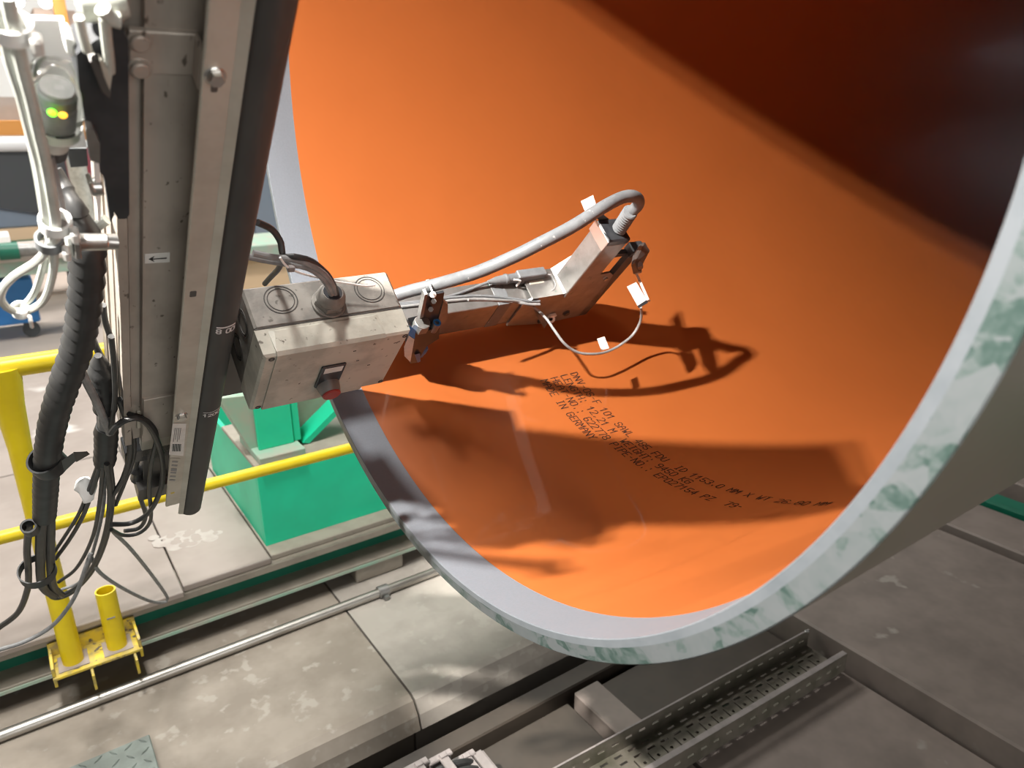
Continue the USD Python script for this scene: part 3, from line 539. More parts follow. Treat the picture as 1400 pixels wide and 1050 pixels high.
obj('blue_stripe', qd([(560, 445, VN), (568.5, 452, VN-.004), (566.8, 463.5, VN-.004), (559, 458.5, VN)], .016), 'blue', vv, smooth=False)
pt1 = V(578, 440, VN+.004)
obj('brass_plug', [hexa(pt1+ES*.019, pt1+ES*.003, .0140), lathe(pt1+ES*.004, pt1, [(0, .0125), (.003, .0128), (.004, .0118)], 28)], 'galv', vv)
pt2 = V(597.5, 441, VN+.004)
obj('push_fitting', lathe(pt2+ES*.022, pt2, [(0, .007), (.004, .0072), (.0215, .0072), (.022, .0062), (.018, .0050)], 22), 'galv', vv)
obj('fitting_collar', ring(pt2+ES*.002, pt2-ES*.001, .0042, .0066), 'blue', vv)
pt3 = V(580, 474, VN+.008)
obj('blue_fitting', [lathe(pt3, pt3+ES*.026, [(0, .0065), (.004, .0085), (.014, .0085), (.017, .0070), (.026, .0070)], 18), hull([at(x, y, 'n', n) for x, y in ((567, 485), (574, 483), (575, 494), (571, 496)) for n in (VN-.004, VN+.010)])], 'blue_dark', vv, label='steel blue elbow fitting')
obj('tie_head', lathe(V(592, 403, VN+.004), V(592, 403, VN-.002), [(0, .0045), (.002, .0052), (.005, .004)], 16), 'white', vv)
obj('tie_strap', tube(pxs([(592, 402, VN), (589, 393, VN+.016), (587, 387, .528)], 'n', .5), .0016), 'white', vv)

# cables into the box's gland
for k, (lb, pts) in enumerate((('upper grey cable arching into the box gland', [(346, 346, 0.4846), (375, 352, 0.4793), (398, 354, 0.4739), (420, 360, 0.4686), (440, 372, 0.4643), (453, 388, 0.4611), (458, 401, 0.4643)]), ('lower grey cable arching into the box gland', [(340, 351, 0.4878), (370, 357, 0.4814), (395, 361, 0.475), (420, 366, 0.4686), (438, 377, 0.4633), (448, 390, 0.4611), (453, 402, 0.4643)]), ('dark cable dropping behind the rail and up into the box gland', [(352, 304, 0.5005), (372, 314, 0.5005), (384, 332, 0.492), (387, 350, 0.4814), (402, 351, 0.4739), (425, 357, 0.4707), (446, 374, 0.4665), (456, 390, 0.4633), (460, 402, 0.4654)]), ('dark cable looped behind the box', [(387, 352, 0.492), (381, 367, 0.5059), (370, 379, 0.5218), (362, 388, 0.5325)]))):
    w_ = thing('gland_cable', lb, 'cable', tuple(at(*pts[2][:2], 'n', pts[2][2])))
    obj('cable', tube(pxs(pts, 'n', 0.4793), .0038 if k < 3 else .0034), 'cable_mid' if k < 2 else 'blacksat', w_)
w_ = thing('cable_tie', 'white cable tie round the cables left of the gland with a long loose tail', 'cable tie', tuple(P(395, 362, 0.4686)))
obj('strap', tube(pxs([(383, 352, 0.4665), (388, 360, 0.4643), (396, 367, 0.4654), (410, 373, 0.4739), (428, 378, 0.4846), (455, 384, 0.4867), (480, 388, 0.4814), (500, 391, 0.4761), (513, 390, 0.475)], 'n', 0.4686), .0013), 'white', w_)
obj('tie_head', bx(SL, *(lambda p: (p[0]-.004, p[0]+.004, p @ ES-.004, p @ ES+.004, p @ EN-.003, p @ EN+.003))(P(398, 367, 0.4649)), bev=.001), 'pinkgrey', w_, smooth=False)

# ================================================================== LEFT OF THE SLIDE: bracket, sensors, cables
bk = thing('black_bracket', 'black moulded bracket bolted along the left side of the slide column', 'bracket', tuple(P(150, 150, 0.4686)))
obj('bracket_plate', ext(pxpoly([(166, 34), (172, 45), (174, 284), (170, 290), (159, 290), (154, 283), (138, 230), (131, 224), (117, 172), (105, 110), (101, 64), (115, 52), (150, 30)], 'n', 0.4633, SL), SL, 0.4558, 0.4814), 'black', bk, smooth=False)
obj('bracket_rib', ext(pxpoly([(121, 78), (130, 75), (150, 122), (148, 128), (138, 120)], 'n', 0.4516, SL), SL, 0.4473, 0.4579), 'steel_dark', bk, smooth=False)
obj('bracket_rib', ext(pxpoly([(135, 80), (137, 79), (152, 98), (149, 120), (146, 118)], 'n', 0.4516, SL), SL, 0.4484, 0.4579), 'boxgrey', bk, smooth=False)
obj('worn_edge', tube(pxs([(140, 12), (148, 22), (158, 27), (164, 28)], 'n', 0.4516), .005), 'cable_pale', bk)
obj('worn_edge', tube(pxs([(143, 25), (146, 55), (149, 80), (150, 98)], 'n', 0.4516), .0035), 'cable_pale', bk)
obj('worn_edge', tube(pxs([(108, 24), (113, 45), (120, 70)], 'n', 0.4516), .003), 'cable_pale', bk)
obj('bracket_cap', lathe(P(104, 8, .470), P(150, 4, .470), [(0, .008), (.003, .0105), (.024, .011), (.03, .009)], 20), 'cable_pale', bk)
obj('spacer', ext(pxpoly([(86, 45), (96, 47), (115, 67), (99, 70), (90, 68)], 'n', 0.4686, SL), SL, 0.4643, 0.4793), 'white', bk, smooth=False)
obj('lower_strip', ext(pxpoly([(139, 225), (152, 226), (155, 290), (150, 300), (146, 270)], 'n', 0.4654, SL), SL, 0.4622, 0.4686), 'black', bk, smooth=False)
obj('clip', ext(pxpoly([(116, 170), (126, 172), (135, 190), (135, 218), (122, 214)], 'n', 0.4516, SL), SL, 0.4473, 0.4558), 'galv', bk, smooth=False)
obj('hanger', ext(pxpoly([(128, 214), (134, 216), (138, 250), (137, 300), (133, 300)], 'n', 0.4516, SL), SL, 0.45, 0.4537), 'white', bk, smooth=False)
obj('stud', [cyl(P(122, 256, 0.4526), P(140, 254, 0.4526), .0075), hexa(P(121, 251, 0.4516), P(127, 250, 0.4516), .0085)], 'chrome', bk)
pn = thing('backing_panel', 'pale grey sheet metal panel behind the clear dome sensor', 'panel', tuple(P(75, 110, 0.5059)))
obj('sheet', ext(pxpoly([(18, 20), (86, 22), (117, 196), (92, 197), (58, 200)], 'n', 0.5112, SL), SL, 0.5069, 0.5112), 'bgwhite', pn, smooth=False)
obj('foot_block', ext(pxpoly([(90, 198), (117, 198), (119, 222), (95, 224)], 'n', 0.5133, SL), SL, 0.5091, 0.5261), 'bgdark', pn, smooth=False)
ds = thing('dome_sensor', 'clear domed sensor head with glowing green and amber lamps', 'sensor', tuple(P(77, 150, 0.4633)))
dA, dB = P(72, 172, 0.4686), P(81, 90, 0.4686)
Ld = float(np.linalg.norm(dB-dA))
obj('clear_dome', lathe(dA, dB, [(0, .0185), (Ld*.78, .0185), (Ld*.88, .0165), (Ld*.95, .012), (Ld, .004)], 32), 'clear', ds, label='clear plastic dome')
obj('inner_post', lathe(dA+ES*.002, dB, [(.004, .010), (Ld*.42, .010), (Ld*.43, .0085), (Ld*.70, .0085)], 20), 'cable_mid', ds)
obj('inner_band', cyl(dA+(dB-dA)*.42, dA+(dB-dA)*.60, .0098), 'tread', ds)
obj('base', lathe(P(68, 200, 0.4686), dA, [(0, .012), (.012, .0135), (.018, .0185), (.024, .0150), (float(np.linalg.norm(dA-P(68, 200, 0.4686))), .0165)], 28), 'cable_pale', ds)
obj('base_ring', lathe(P(66, 212, 0.4686), P(68, 198, 0.4686), [(0, .008), (.004, .0125), (.014, .0125)], 24), 'blacksat', ds)
obj('green_lamp', trimesh.creation.icosphere(2, .0029).apply_translation(P(71.5, 153, .454)), 'led_green', ds, label='glowing green lamp')
obj('amber_lamp', trimesh.creation.icosphere(2, .0026).apply_translation(P(85.5, 155.5, .455)), 'led_amber', ds, label='glowing amber lamp')

# pale cables coming down on the left, tied, with a hanging loop
PC = [('broad pale cable at the left picture edge beside the dome sensor', [(-4, 0), (9, 51), (17, 86), (31, 129), (43, 177), (54, 217), (61, 257), (66, 300), (70, 326)], .0046, 0.442, 'cable_pale'),
      ('pale cable running down just left of the dome sensor', [(10, -5), (23, 57), (33, 100), (43, 137), (54, 186), (59, 206), (66, 240), (72, 275), (76, 305), (72, 330)], .0040, 0.4345, 'cable_pale'),
      ('inner pale cable between two others beside the panel', [(17, 40), (25, 90), (35, 150), (45, 200), (52, 235), (59, 280), (64, 312)], .0034, 0.4473, 'cable_pale'),
      ('dark grey cable curving beside the foot of the dome sensor', [(66, 212), (73, 243), (80, 275), (84, 300), (82, 318)], .0042, 0.4579, 'cable_mid')]
for lb, pts, r, n, mm in PC:
    w_ = thing('pale_cable', lb, 'cable', tuple(P(*pts[2], n))); obj('cable', tube(pxs(pts, 'n', n), r), mm, w_)
for lb, pts, r, n in (('outer loop of pale cable hanging over the blue cart', [(68, 318), (68, 333), (52, 356), (20, 377), (4, 395), (2, 412), (18, 425), (40, 424), (60, 410), (71, 380), (75, 345), (78, 318)], .0034, 0.4366), ('inner loop of pale cable hanging over the blue cart', [(66, 322), (64, 340), (57, 371), (46, 402), (28, 421), (16, 424)], .0029, 0.443)):
    w_ = thing('cable_loop', lb, 'cable', tuple(P(*pts[4], n))); obj('cable', tube(pxs(pts, 'n', n), r), 'cable_pale', w_)
for lb, px, py, w, dy in (('wide white cable tie round the pale cables', 76, 305, .0125, 0), ('white cable tie at the bottom of the hanging cable loop', 28, 424, .0065, 0), ('grey cable tie where the pale cables gather', 68, 330, .011, 0), ('white band across the pale cables near the picture corner', 14, 38, .013, 0)):
    p = P(px, py, 0.4388); w_ = thing('cable_band', lb, 'cable tie', tuple(p))
    obj('band', ring(p-ES*.005, p+ES*.005, w*.78, w*.78+.002, 20), 'white' if 'white' in lb else 'cable_grey', w_)
    obj('band_head', S_(p[0]+w*.6, p[0]+w*1.1, p @ ES-.006, p @ ES+.006, 0.4207, 0.4303, bev=.0015), 'offwhite', w_, smooth=False)

rd = thing('rod_sensor', 'bright threaded rod sensor with lock nuts at the column edge', 'sensor', tuple(P(130, 331, 0.4579)))
r0, r1 = P(103, 331, 0.4601), P(160, 330.5, 0.4601)
L_ = float(np.linalg.norm(r1-r0))
obj('rod', lathe(r0, r1, [(L_*k/60., .0073+.0004*(k % 2)) for k in range(45)]+[(L_*.76, .0070), (L_, .0070)], 22), 'chrome', rd)
obj('lock_nut', hexa(P(98, 332, 0.4601), P(107, 331.5, 0.4601), .0155), 'galv', rd)
obj('lock_nut', hexa(P(90, 333, 0.4601), P(97, 332.5, 0.4601), .0125), 'cable_pale', rd)

# black spiral-wrapped hose
hs = thing('wrapped_hose', 'thick black spiral-wrapped cable bundle hanging left of the column', 'cable', tuple(P(100, 560, 0.4793)))
HP = [(74, 232, .53), (84, 250, .522), (95, 268, .510), (104, 285, 0.5005), (113, 315, 0.4931), (119, 345, 0.4846), (119, 380, 0.4814), (116, 412, 0.4793), (112, 445, 0.4782), (104, 480, 0.4771), (94, 508, 0.4771), (86, 532, 0.4771), (77, 560, 0.4771), (70, 590, 0.4771), (65, 625, 0.4771), (63, 660, 0.4771), (61, 705, 0.4771)]
pitch = .021
obj('spiral_wrap', tube(pxs(HP, 'n', 0.4793), .0150, seg=20, step=.0022, rad=lambda s, L: (.0136+.0034*((s/pitch) % 1.0))*min(1, .45+max(0, s-.03)/.08)), 'blacksat', hs, smooth=25)
obj('core_cable', tube(pxs([(58, 695, 0.4771), (56, 725, 0.4771), (55, 760, 0.4771), (58, 800, 0.4771), (74, 814, 0.4771)], 'n', 0.4771), .0082), 'blacksat', hs)
obj('core_cable', tube(pxs([(68, 695, 0.4814), (69, 725, 0.4814), (69, 765, 0.4814), (72, 800, 0.4814), (84, 814, 0.4814)], 'n', 0.4771), .0075), 'blacksat', hs)
pw = P(65, 632, .477); aw = ES*.94+EX*.30-EN*.15
obj('loose_wrap', ring(pw-aw*.011, pw+aw*.011, .0195, .0222, 28), 'blacksat', hs)
obj('loose_tail', hull([at(x, y, 'n', n) for x, y, n in ((84, 630, 0.4558), (88, 645, 0.4558), (104, 630, 0.4526), (100, 619, 0.4526), (84, 630, 0.459), (88, 645, 0.459), (104, 630, 0.4548))]), 'blacksat', hs, smooth=False)
obj('loose_tail', hull([at(x, y, 'n', n) for x, y, n in ((100, 618, 0.4526), (104, 632, 0.4526), (123, 621, 0.4622), (119, 617, 0.4622), (100, 618, 0.4548), (104, 632, 0.4548), (123, 621, 0.4643))]), 'blacksat', hs, smooth=False)
pw = P(41, 722, .470); aw = ES*.95+EX*.1
obj('wrap_collar', ring(pw-aw*.012, pw+aw*.012, .0085, .0115, 24), 'blacksat', hs)
p = P(51, 779, 0.4782)
dd = ES*.9+EX*-.05
p = P(51, 781, .474); aw = ES*.93+EX*.06-EN*.25
obj('bundle_collar', ring(p-aw*.010, p+aw*.010, .0275, .0298, 32), 'blacksat', hs)

# second wrapped bundle nearer the column
h2 = thing('wrapped_bundle', 'shorter black spiral-wrapped cable bundle close to the column edge', 'cable', tuple(P(143, 560, 0.5005)))
obj('upper_wrap', tube(pxs([(134, 486, 0.5059), (138, 510, 0.5037), (142, 535, 0.5016), (144, 560, 0.5005)], 'n', 0.5005), .014, seg=20, step=.0022, rad=lambda s, L: (.0118+.0036*((s/.019) % 1.0))*min(1, .35+s/.05)), 'blacksat', h2, smooth=25)
obj('core', tube(pxs([(143, 550, 0.5005), (145, 575, 0.5005), (145, 600, 0.4995)], 'n', 0.5005), .0115), 'cable_mid', h2)
obj('lower_wrap', tube(pxs([(145, 582, 0.4995), (145, 605, 0.4995), (143, 632, 0.4984)], 'n', 0.5005), .0145, seg=20, step=.0022, rad=lambda s, L: .0128+.0034*((s/.022) % 1.0)), 'blacksat', h2, smooth=25)
# loose cables
LC = [('leftmost loose black cable fanning from the wrapped bundle to the hose end', [(136, 630), (122, 668), (108, 702), (92, 728), (72, 758)], .0032, 0.4963),
      ('second loose black cable fanning from the wrapped bundle', [(139, 632), (128, 665), (114, 704), (96, 736), (76, 764)], .0036, 0.492),
      ('third loose black cable bowing from the wrapped bundle to the hose collar', [(141, 634), (136, 688), (126, 736), (105, 776), (80, 796)], .0034, 0.4878),
      ('long black cable bowing from the wrapped bundle round the hose bottom', [(146, 634), (150, 680), (144, 728), (128, 772), (105, 802), (82, 813), (66, 808)], .0040, 0.4835),
      ('outermost black cable bowing from the wrapped bundle round the hose bottom', [(150, 634), (154, 672), (150, 716), (140, 752), (124, 784), (100, 809), (76, 818), (60, 806)], .0042, 0.4878),
      ('grey cable passing behind the bowed black cables', [(143, 636), (140, 700), (122, 770), (108, 796), (84, 806)], .0032, 0.5027),
      ('black cable leaving the hose collar to the left picture edge', [(40, 716), (37, 752), (39, 784), (37, 808), (24, 838), (-4, 860)], .0058, 0.4771),
      ('grey cable sweeping low to the left picture edge before the yellow post', [(124, 756, .49), (117, 776, .47), (101, 818, .435), (72, 855, .41), (34, 877, .40), (-4, 889, .40)], .0040, 0.5005),
      ('grey cable looping down to the floor plates beside the yellow stub', [(148, 716, .509), (156, 728, .505), (180, 752, .500), (212, 792, .485), (229, 818, .466), (221, 824, .460), (200, 820, .462), (164, 802, .47), (136, 782, .48), (124, 760, .50)], .0038, .48),
      ('wide black cable loop across the lower column end', [(152, 592), (160, 582), (173, 574), (193, 573), (211, 594), (222, 630), (220, 668), (204, 700), (180, 715), (152, 717)], .0042, 0.4686),
      ('second black cable loop hanging by the lower column end', [(176, 566), (200, 574), (214, 596), (207, 632), (204, 668), (206, 710), (192, 728), (170, 732), (152, 724)], .0034, 0.475),
      ('black cable curving down from the bundle past the column edge', [(163, 546), (174, 580), (178, 616), (169, 652), (155, 676)], .0042, 0.4846),
      ('thin black cable hanging beside the column edge', [(166, 552), (182, 596), (182, 626), (170, 660), (158, 690)], .0036, 0.492),
      ('thick grey cable crossing from the hose down to the wrapped bundle', [(106, 496), (118, 522), (134, 554), (150, 592)], .0050, 0.4846),
      ('slim black cable dropping straight onto the wrapped bundle', [(152, 460), (156, 500), (157, 545), (151, 588)], .0034, 0.4814),
      ('thin pale-banded cable clinging to the column side', [(141, 417), (144, 440), (152, 466), (157, 500), (158, 530)], .0034, 0.4984),
      ('black cable rising behind the wrapped bundle', [(126, 462), (134, 480), (146, 504), (150, 530)], .0040, 0.5176),
      ('pale cable stub bent out from the column side above the rod', [(122, 322), (130, 312), (138, 305), (146, 300)], .0050, 0.5005)]
for lb, pts, r, n in LC:
    w_ = thing('loose_cable', lb, 'cable', tuple(P(*pts[len(pts)//2][:2], n)))
    obj('cable', tube(pxs(pts, 'n', n), r), 'cable_pale' if lb.startswith('pale') else 'cable_mid' if 'grey' in lb else 'blacksat', w_)
pts3 = [P(130, 655, .50)+np.array([.018*math.cos(a)*(.9+.3*math.sin(3*a+b)), .014*math.sin(b*2), .024*math.sin(a)*(1+.2*math.cos(2*b))]) for a in np.linspace(0, 6.2, 14) for b in (0, .5, 1.1)]
wb = hull([p_ for p_ in pts3]); wb = wb.subdivide().subdivide(); wb.vertices += (meshkit.noise(wb.vertices*90)-.5)[:, None]*.006
wg = thing('white_bag', 'small crumpled white plastic bag caught among the loose black cables', 'bag', tuple(P(118, 665, 0.5325)))
wb.vertices = (wb.vertices-wb.centroid)*.8; wb.apply_translation(P(118, 668, .50)-wb.centroid); obj('bag', wb, 'white', wg, smooth=True)
cj = thing('cable_joint', 'dark lumpy cable joint hanging under the column end', 'connector', tuple(P(190, 668, 0.5112)))
obj('joint', [lathe(P(186, 640, 0.5112), P(196, 690, 0.5112), [(0, .004), (.008, .010), (.03, .008), (.045, .012), (.062, .006)], 14), tube(pxs([(188, 628), (186, 645), (192, 680), (199, 706), (190, 722), (170, 726)], 'n', 0.5112), .004)], 'blacksat', cj)

# ================================================================== YELLOW RAILING AND STUB
YR, KR = 1.79, 1.79/1.95
yr = thing('yellow_railing', 'yellow tubular guard railing with mid rail along the platform edge', 'railing', (-.03, YR, -1.22))
pb = at(97, 890, 'y', YR); sx = at(160, 880, 'y', YR)[0]
zt, zm = at(45, 497, 'y', YR)[2], at(290, 664, 'y', YR)[2]
obj('top_rail', cyl((-2.5, YR, zt), (.19, YR, zt), .0225, 28), 'yellow', yr)
obj('mid_rail', cyl((-2.5, YR+.012, zm), (1.35, YR+.012, zm), .0150, 24), 'yellow', yr)
zb = at(100, 903, 'y', YR)[2]
obj('post', lathe((pb[0], YR, zb), (pb[0], YR, zt), [(0, .0225), (.56, .0225), (.66, .028), (.73, .036), (zt-zb, .037)], 28), 'yellow', yr)
obj('end_cap', lathe((.19, YR, zt), (.2, YR, zt), [(0, .0225), (.008, .016)], 20), 'yellow', yr)
ys_ = thing('yellow_stub', 'short open yellow tube stub standing beside the railing post', 'post', (sx, YR, zb))
z1 = at(147, 806, 'y', YR)[2]
obj('tube', ring((sx, YR, zb), (sx, YR, z1), .0190, .0225, 28), 'yellow', ys_)
obj('bore_plug', cyl((sx, YR, zb+.02), (sx, YR, z1-.07), .0188), 'steel_dark', ys_)
obj('scuff_mark', [W_(sx-.010, sx+.008, YR-.0228, YR-.0215, (z1+zb)/2+.012, (z1+zb)/2+.016, bev=.0005)], 'cable_mid', ys_)
yb = thing('railing_bracket', 'worn yellow bracket plate carrying the railing post and the stub', 'bracket', (0, YR, zb-.01))
x0, x1 = pb[0]-.046, sx+.050
obj('base_plate', W_(x0, x1, YR-.045, 1.843, zb-.009, zb-.002, bev=.001), 'yellow_worn', yb, smooth=False)
obj('back_plate', W_(x0, x1, 1.838, 1.844, zb-.012, -1.175, bev=.001), 'yellow_worn', yb, smooth=False)
for xx in (x0, x1-.007): obj('end_plate', W_(xx, xx+.007, YR-.040, 1.838, zb-.03, zb+.022, bev=.001), 'yellow_worn', yb, smooth=False)
for xx in (pb[0]+.030, sx+.028): obj('gusset', W_(xx, xx+.006, YR-.075, YR-.02, zb-.05, zb-.009, bev=.001), 'yellow_worn', yb, smooth=False)
for xx in (pb[0], sx): obj('foot_plate', W_(xx-.032, xx+.032, YR-.032, YR+.032, zb-.002, zb+.0003, bev=.0004), 'plate', yb, smooth=False)

# bright conduit pipe lying along the concrete
sp = thing('conduit_pipe', 'bright thin steel pipe clamped along the concrete strip', 'pipe', (.4, 1.755, ZF))
obj('tube', cyl((-2.2, 1.755, ZF+.0145), (.742, 1.755, ZF+.0145), .0135, 20), 'worn_steel', sp)
obj('tube', cyl((.742, 1.755, ZF+.0145), (3.0, 1.755, ZF+.0145), .0135, 20), 'worn_steel', sp)
obj('coupling', [cyl((.725, 1.755, ZF+.0145), (.757, 1.755, ZF+.0145), .019, 20), W_(.732, .752, 1.725, 1.788, ZF, ZF+.006), W_(.734, .749, 1.722, 1.734, ZF, ZF+.014)], 'galv', sp)

# checkered plate in the lower left corner
cp_ = thing('checker_plate', 'grey green checkered steel plate lying at the lower left picture edge', 'floor plate', (.0, 1.4, ZF))
obj('plate', W_(-.60, .061, .75, 1.560, ZF, ZF+.018, bev=.002), 'tread', cp_, smooth=False)
lug = []
for i in range(22):
    for j in range(24):
        x, y = -.585+i*.0300, .775+j*.0335
        if x < .052 and y < 1.552:
            a = math.radians(40 if (i+j) % 2 else -50); d_ = np.array([math.cos(a), math.sin(a), 0]); q_ = np.array([-d_[1], d_[0], 0]); o_ = np.array([x, y, ZF+.0178])
            lug.append(hull([o_+d_*.013, o_-d_*.013, o_+q_*.0036, o_-q_*.0036, o_+d_*.007+np.array([0, 0, .0026]), o_-d_*.007+np.array([0, 0, .0026])]))
lug.sort(key=lambda q: -q.centroid[1]*1-abs(0))
for q in lug[:120]: obj('tread_lug', q, 'tread', cp_, smooth=False)
obj('tread_lugs', lug[120:], 'tread', cp_, smooth=False, kind='stuff')

# ================================================================== GREEN MACHINE BASE
gm = thing('green_cradle', 'bright green welded machine cradle standing on the platform behind the yellow rail', 'machine', (.8, 2.1, -1.15))
obj('foot_plate', W_(.460, 2.2, 1.872, 2.7, -1.165, -1.149, bev=.002), 'dust', gm, smooth=False, label='dusty base plate')
obj('front_panel', W_(.464, 2.2, 1.930, 1.945, -1.150, -.900, bev=.002), 'green', gm, smooth=False, label='bright green front panel')
obj('side_panel', W_(.464, .479, 1.945, 2.55, -1.150, -.900, bev=.002), 'green', gm, smooth=False)
obj('top_plate', W_(.460, 2.2, 1.926, 2.28, -.900, -.888, bev=.002), 'dust', gm, smooth=False)
obj('pad_plate', W_(.474, .605, 1.915, 2.12, -.888, -.866, bev=.002), 'green_dusty', gm, smooth=False)
obj('column_web', W_(.535, .547, 1.99, 2.10, -.866, -.60), 'green', gm, smooth=False)
obj('column_front', W_(.490, .592, 1.972, 1.986, -.866, -.60, bev=.002), 'green', gm, smooth=False)
obj('column_back', W_(.490, .592, 2.10, 2.114, -.866, -.60, bev=.002), 'green', gm, smooth=False)
obj('column_rib', W_(.596, .616, 1.98, 2.10, -.866, -.60, bev=.002), 'green', gm, smooth=False)
G0 = np.array([[1., 0, 0], [0, 0, 1.], [0, -1., 0]])
obj('gusset', ext(Polygon([(.616, -.888), (.64, -.888), (1.02, -.60), (.616, -.60)]), G0, -2.08, -2.065), 'dust', gm, smooth=False)
obj('gusset_flange', ext(Polygon([(.620, -.880), (.640, -.886), (1.03, -.602), (1.02, -.585)]), G0, -2.16, -1.985), 'green', gm, smooth=False)
obj('side_beam', ext(Polygon([(.474, -.868), (.500, -.868), (at(345, 540, 'y', 2.0)[0], at(322, 545, 'y', 2.0)[2]), (at(298, 540, 'y', 2.0)[0], at(300, 545, 'y', 2.0)[2])]), G0, -2.10, -2.00), 'green_dusty', gm, smooth=False)
obj('side_box', W_(at(250, 600, 'y', 2.75)[0], at(345, 600, 'y', 2.75)[0], 2.75, 2.95, at(320, 616, 'y', 2.75)[2], at(320, 540, 'y', 2.75)[2], bev=.003), 'green', gm, smooth=False)
obj('side_box_foot', W_(at(245, 600, 'y', 2.72)[0], at(352, 600, 'y', 2.72)[0], 2.72, 3.0, -1.149, at(320, 616, 'y', 2.75)[2], bev=.003), 'dust', gm, smooth=False)

# ================================================================== CABLE TRAY AND ENERGY CHAIN IN THE PIT
tr = thing('cable_tray', 'perforated grimy steel cable tray lying across the pit under the pipe', 'cable tray', (1.3, .88, -1.39))
TL = np.array([[-.9993, .038, 0], [.038, .9993, 0], [0, 0, 1.]])    # along the tray (away from its end), across, up
TL[0] = np.array([-.9980, .0465, 0])/np.linalg.norm([.998, .0465, 0]); TL[1] = np.array([-TL[0][1], TL[0][0], 0])*-1; TL[2] = np.cross(TL[0], TL[1])
if TL[2][2] < 0: TL[1] *= -1; TL[2] = np.cross(TL[0], TL[1])
o_ = np.array([1.648, .862, -1.388]); LT, WT_ = .95, .118
def tray_frame(mesh): return trimesh.Trimesh(mesh.vertices+o_, mesh.faces, process=False)
base = sbox2(0, -WT_/2, LT, WT_/2); holes = []
k = 0; u = .03
while u < LT-.03:
    holes += [sbox2(u-.011, -WT_/2+.010, u+.011, -WT_/2+.016), sbox2(u-.011, WT_/2-.016, u+.011, WT_/2-.010), sbox2(u-.011, -.028, u+.011, -.022), sbox2(u-.011, .022, u+.011, .028)]
    holes += [sbox2(u+.016, -.018, u+.0195, .018), Point(u, .0).buffer(.0042, quad_segs=3)]
    u += .042
obj('tray_floor', tray_frame(ext(base.difference(union_all(holes)), TL, 0, .0018)), 'traymat', tr, smooth=False)
fh = .056; side = sbox2(0, 0, LT, fh); sh = [sbox2(u-.010, .026, u+.010, .033) for u in np.arange(.03, LT-.03, .042)]
FS = np.array([TL[0], TL[2], np.cross(TL[0], TL[2])])
for s_ in (-1, 1):
    c_ = s_*WT_/2*(1 if (FS[2] @ TL[1]) > 0 else -1)
    obj('tray_side', tray_frame(ext(side.difference(union_all(sh)), FS, c_-.0009, c_+.0009)), 'traymat', tr, smooth=False)
    obj('tray_lip', tray_frame(bx(TL, 0, LT, s_*WT_/2-(.014 if s_ > 0 else .003), s_*WT_/2+(.0005 if s_ > 0 else .0015), fh-.001, fh+.001, bev=.0004)), 'pinkgrey', tr, smooth=False)
obj('tray_screw', cyl(o_+TL[0]*.02+TL[1]*(-WT_/2+.006)*(1)+TL[2]*.058, o_+TL[0]*.02+TL[1]*(-WT_/2+.006)+TL[2]*.064, .006), 'chrome', tr)

ec = thing('energy_chain', 'pinkish grey energy chain carrying cables at the bottom picture edge', 'cable chain', (.5, 1.0, -1.42))
ZC = -1.262
for i in range(9):
    x = .645-i*.058; dz = -.012*max(0, 2-i)**2 if i < 2 else 0
    obj('link_plate', W_(x-.056, x, 1.082, 1.090, ZC-.06+dz, ZC-.006+dz, bev=.004), 'pinkgrey', ec, smooth=False)
    obj('link_plate', W_(x-.056, x, .862, .870, ZC-.06+dz, ZC+dz, bev=.004), 'pinkgrey', ec, smooth=False)
    obj('link_edge', W_(x-.056, x+.002, 1.078, 1.094, ZC-.006+dz, ZC+.002+dz, bev=.002), 'pinkgrey', ec, smooth=False)
    lb_ = obj('link_bar', W_(x-.032, x-.012, .865, 1.088, ZC-.004+dz, ZC+.004+dz, bev=.002), 'pinkgrey', ec, smooth=False)
    obj('bar_catch', W_(x-.030, x-.014, 1.074, 1.086, ZC+.004+dz, ZC+.008+dz, bev=.001), 'pinkgrey', lb_, smooth=False)
obj('chain_nose', [W_(.640, .662, .866, 1.084, ZC-.062, ZC-.050), W_(.655, .668, .866, 1.084, ZC-.14, ZC-.056)], 'pinkgrey', ec, smooth=False)
for i in range(9):
    y = .885+i*.0225; obj('chain_cable', tube([(.05, y, ZC-.022), (.35, y+.003, ZC-.02), (.52, y, ZC-.022), (.60, y-.002, ZC-.034), (.640, y, ZC-.072), (.645, y, ZC-.13)], .0085), 'cable_mid' if i % 3 == 0 else 'blacksat', ec)
obj('chain_trough', W_(.0, .66, .85, 1.10, -1.419, -1.405), 'steel_dark', ec, smooth=False)

# ================================================================== BACKGROUND HALL
def bg(name, label, cat, loc): return thing(name, label, cat, loc)
Y = lambda x, y, c=5.: at(x, y, 'y', c)
# workbench / conveyor
cv = bg('work_bench', 'grey green work bench standing behind the cable loop', 'bench', (0, 4.9, -1.15))
a, b = Y(-60, 345, 5.0), Y(120, 385, 5.0)
obj('bench_top', W_(-1.2, .42, 4.75, 5.4, -.745, -.665, bev=.004), 'green_dusty', cv, smooth=False)
obj('bench_board', W_(-1.2, .44, 4.72, 5.4, -.665, -.640, bev=.003), 'hallfloor', cv, smooth=False)
for x in (-1.1, .30): obj('bench_leg', W_(x, x+.035, 4.9, 4.95, -1.155, -.745), 'bgdark', cv, smooth=False)
obj('bench_leg', W_(.30, .335, 5.25, 5.3, -1.155, -.745), 'bgdark', cv, smooth=False)
bc = bg('blue_cart', 'blue cart on black castor wheels under the work bench', 'cart', (0, 5.1, -1.15))
obj('cart_body', W_(-.7, .105, 5.0, 5.45, -1.06, -.80, bev=.01), 'blue', bc, smooth=False)
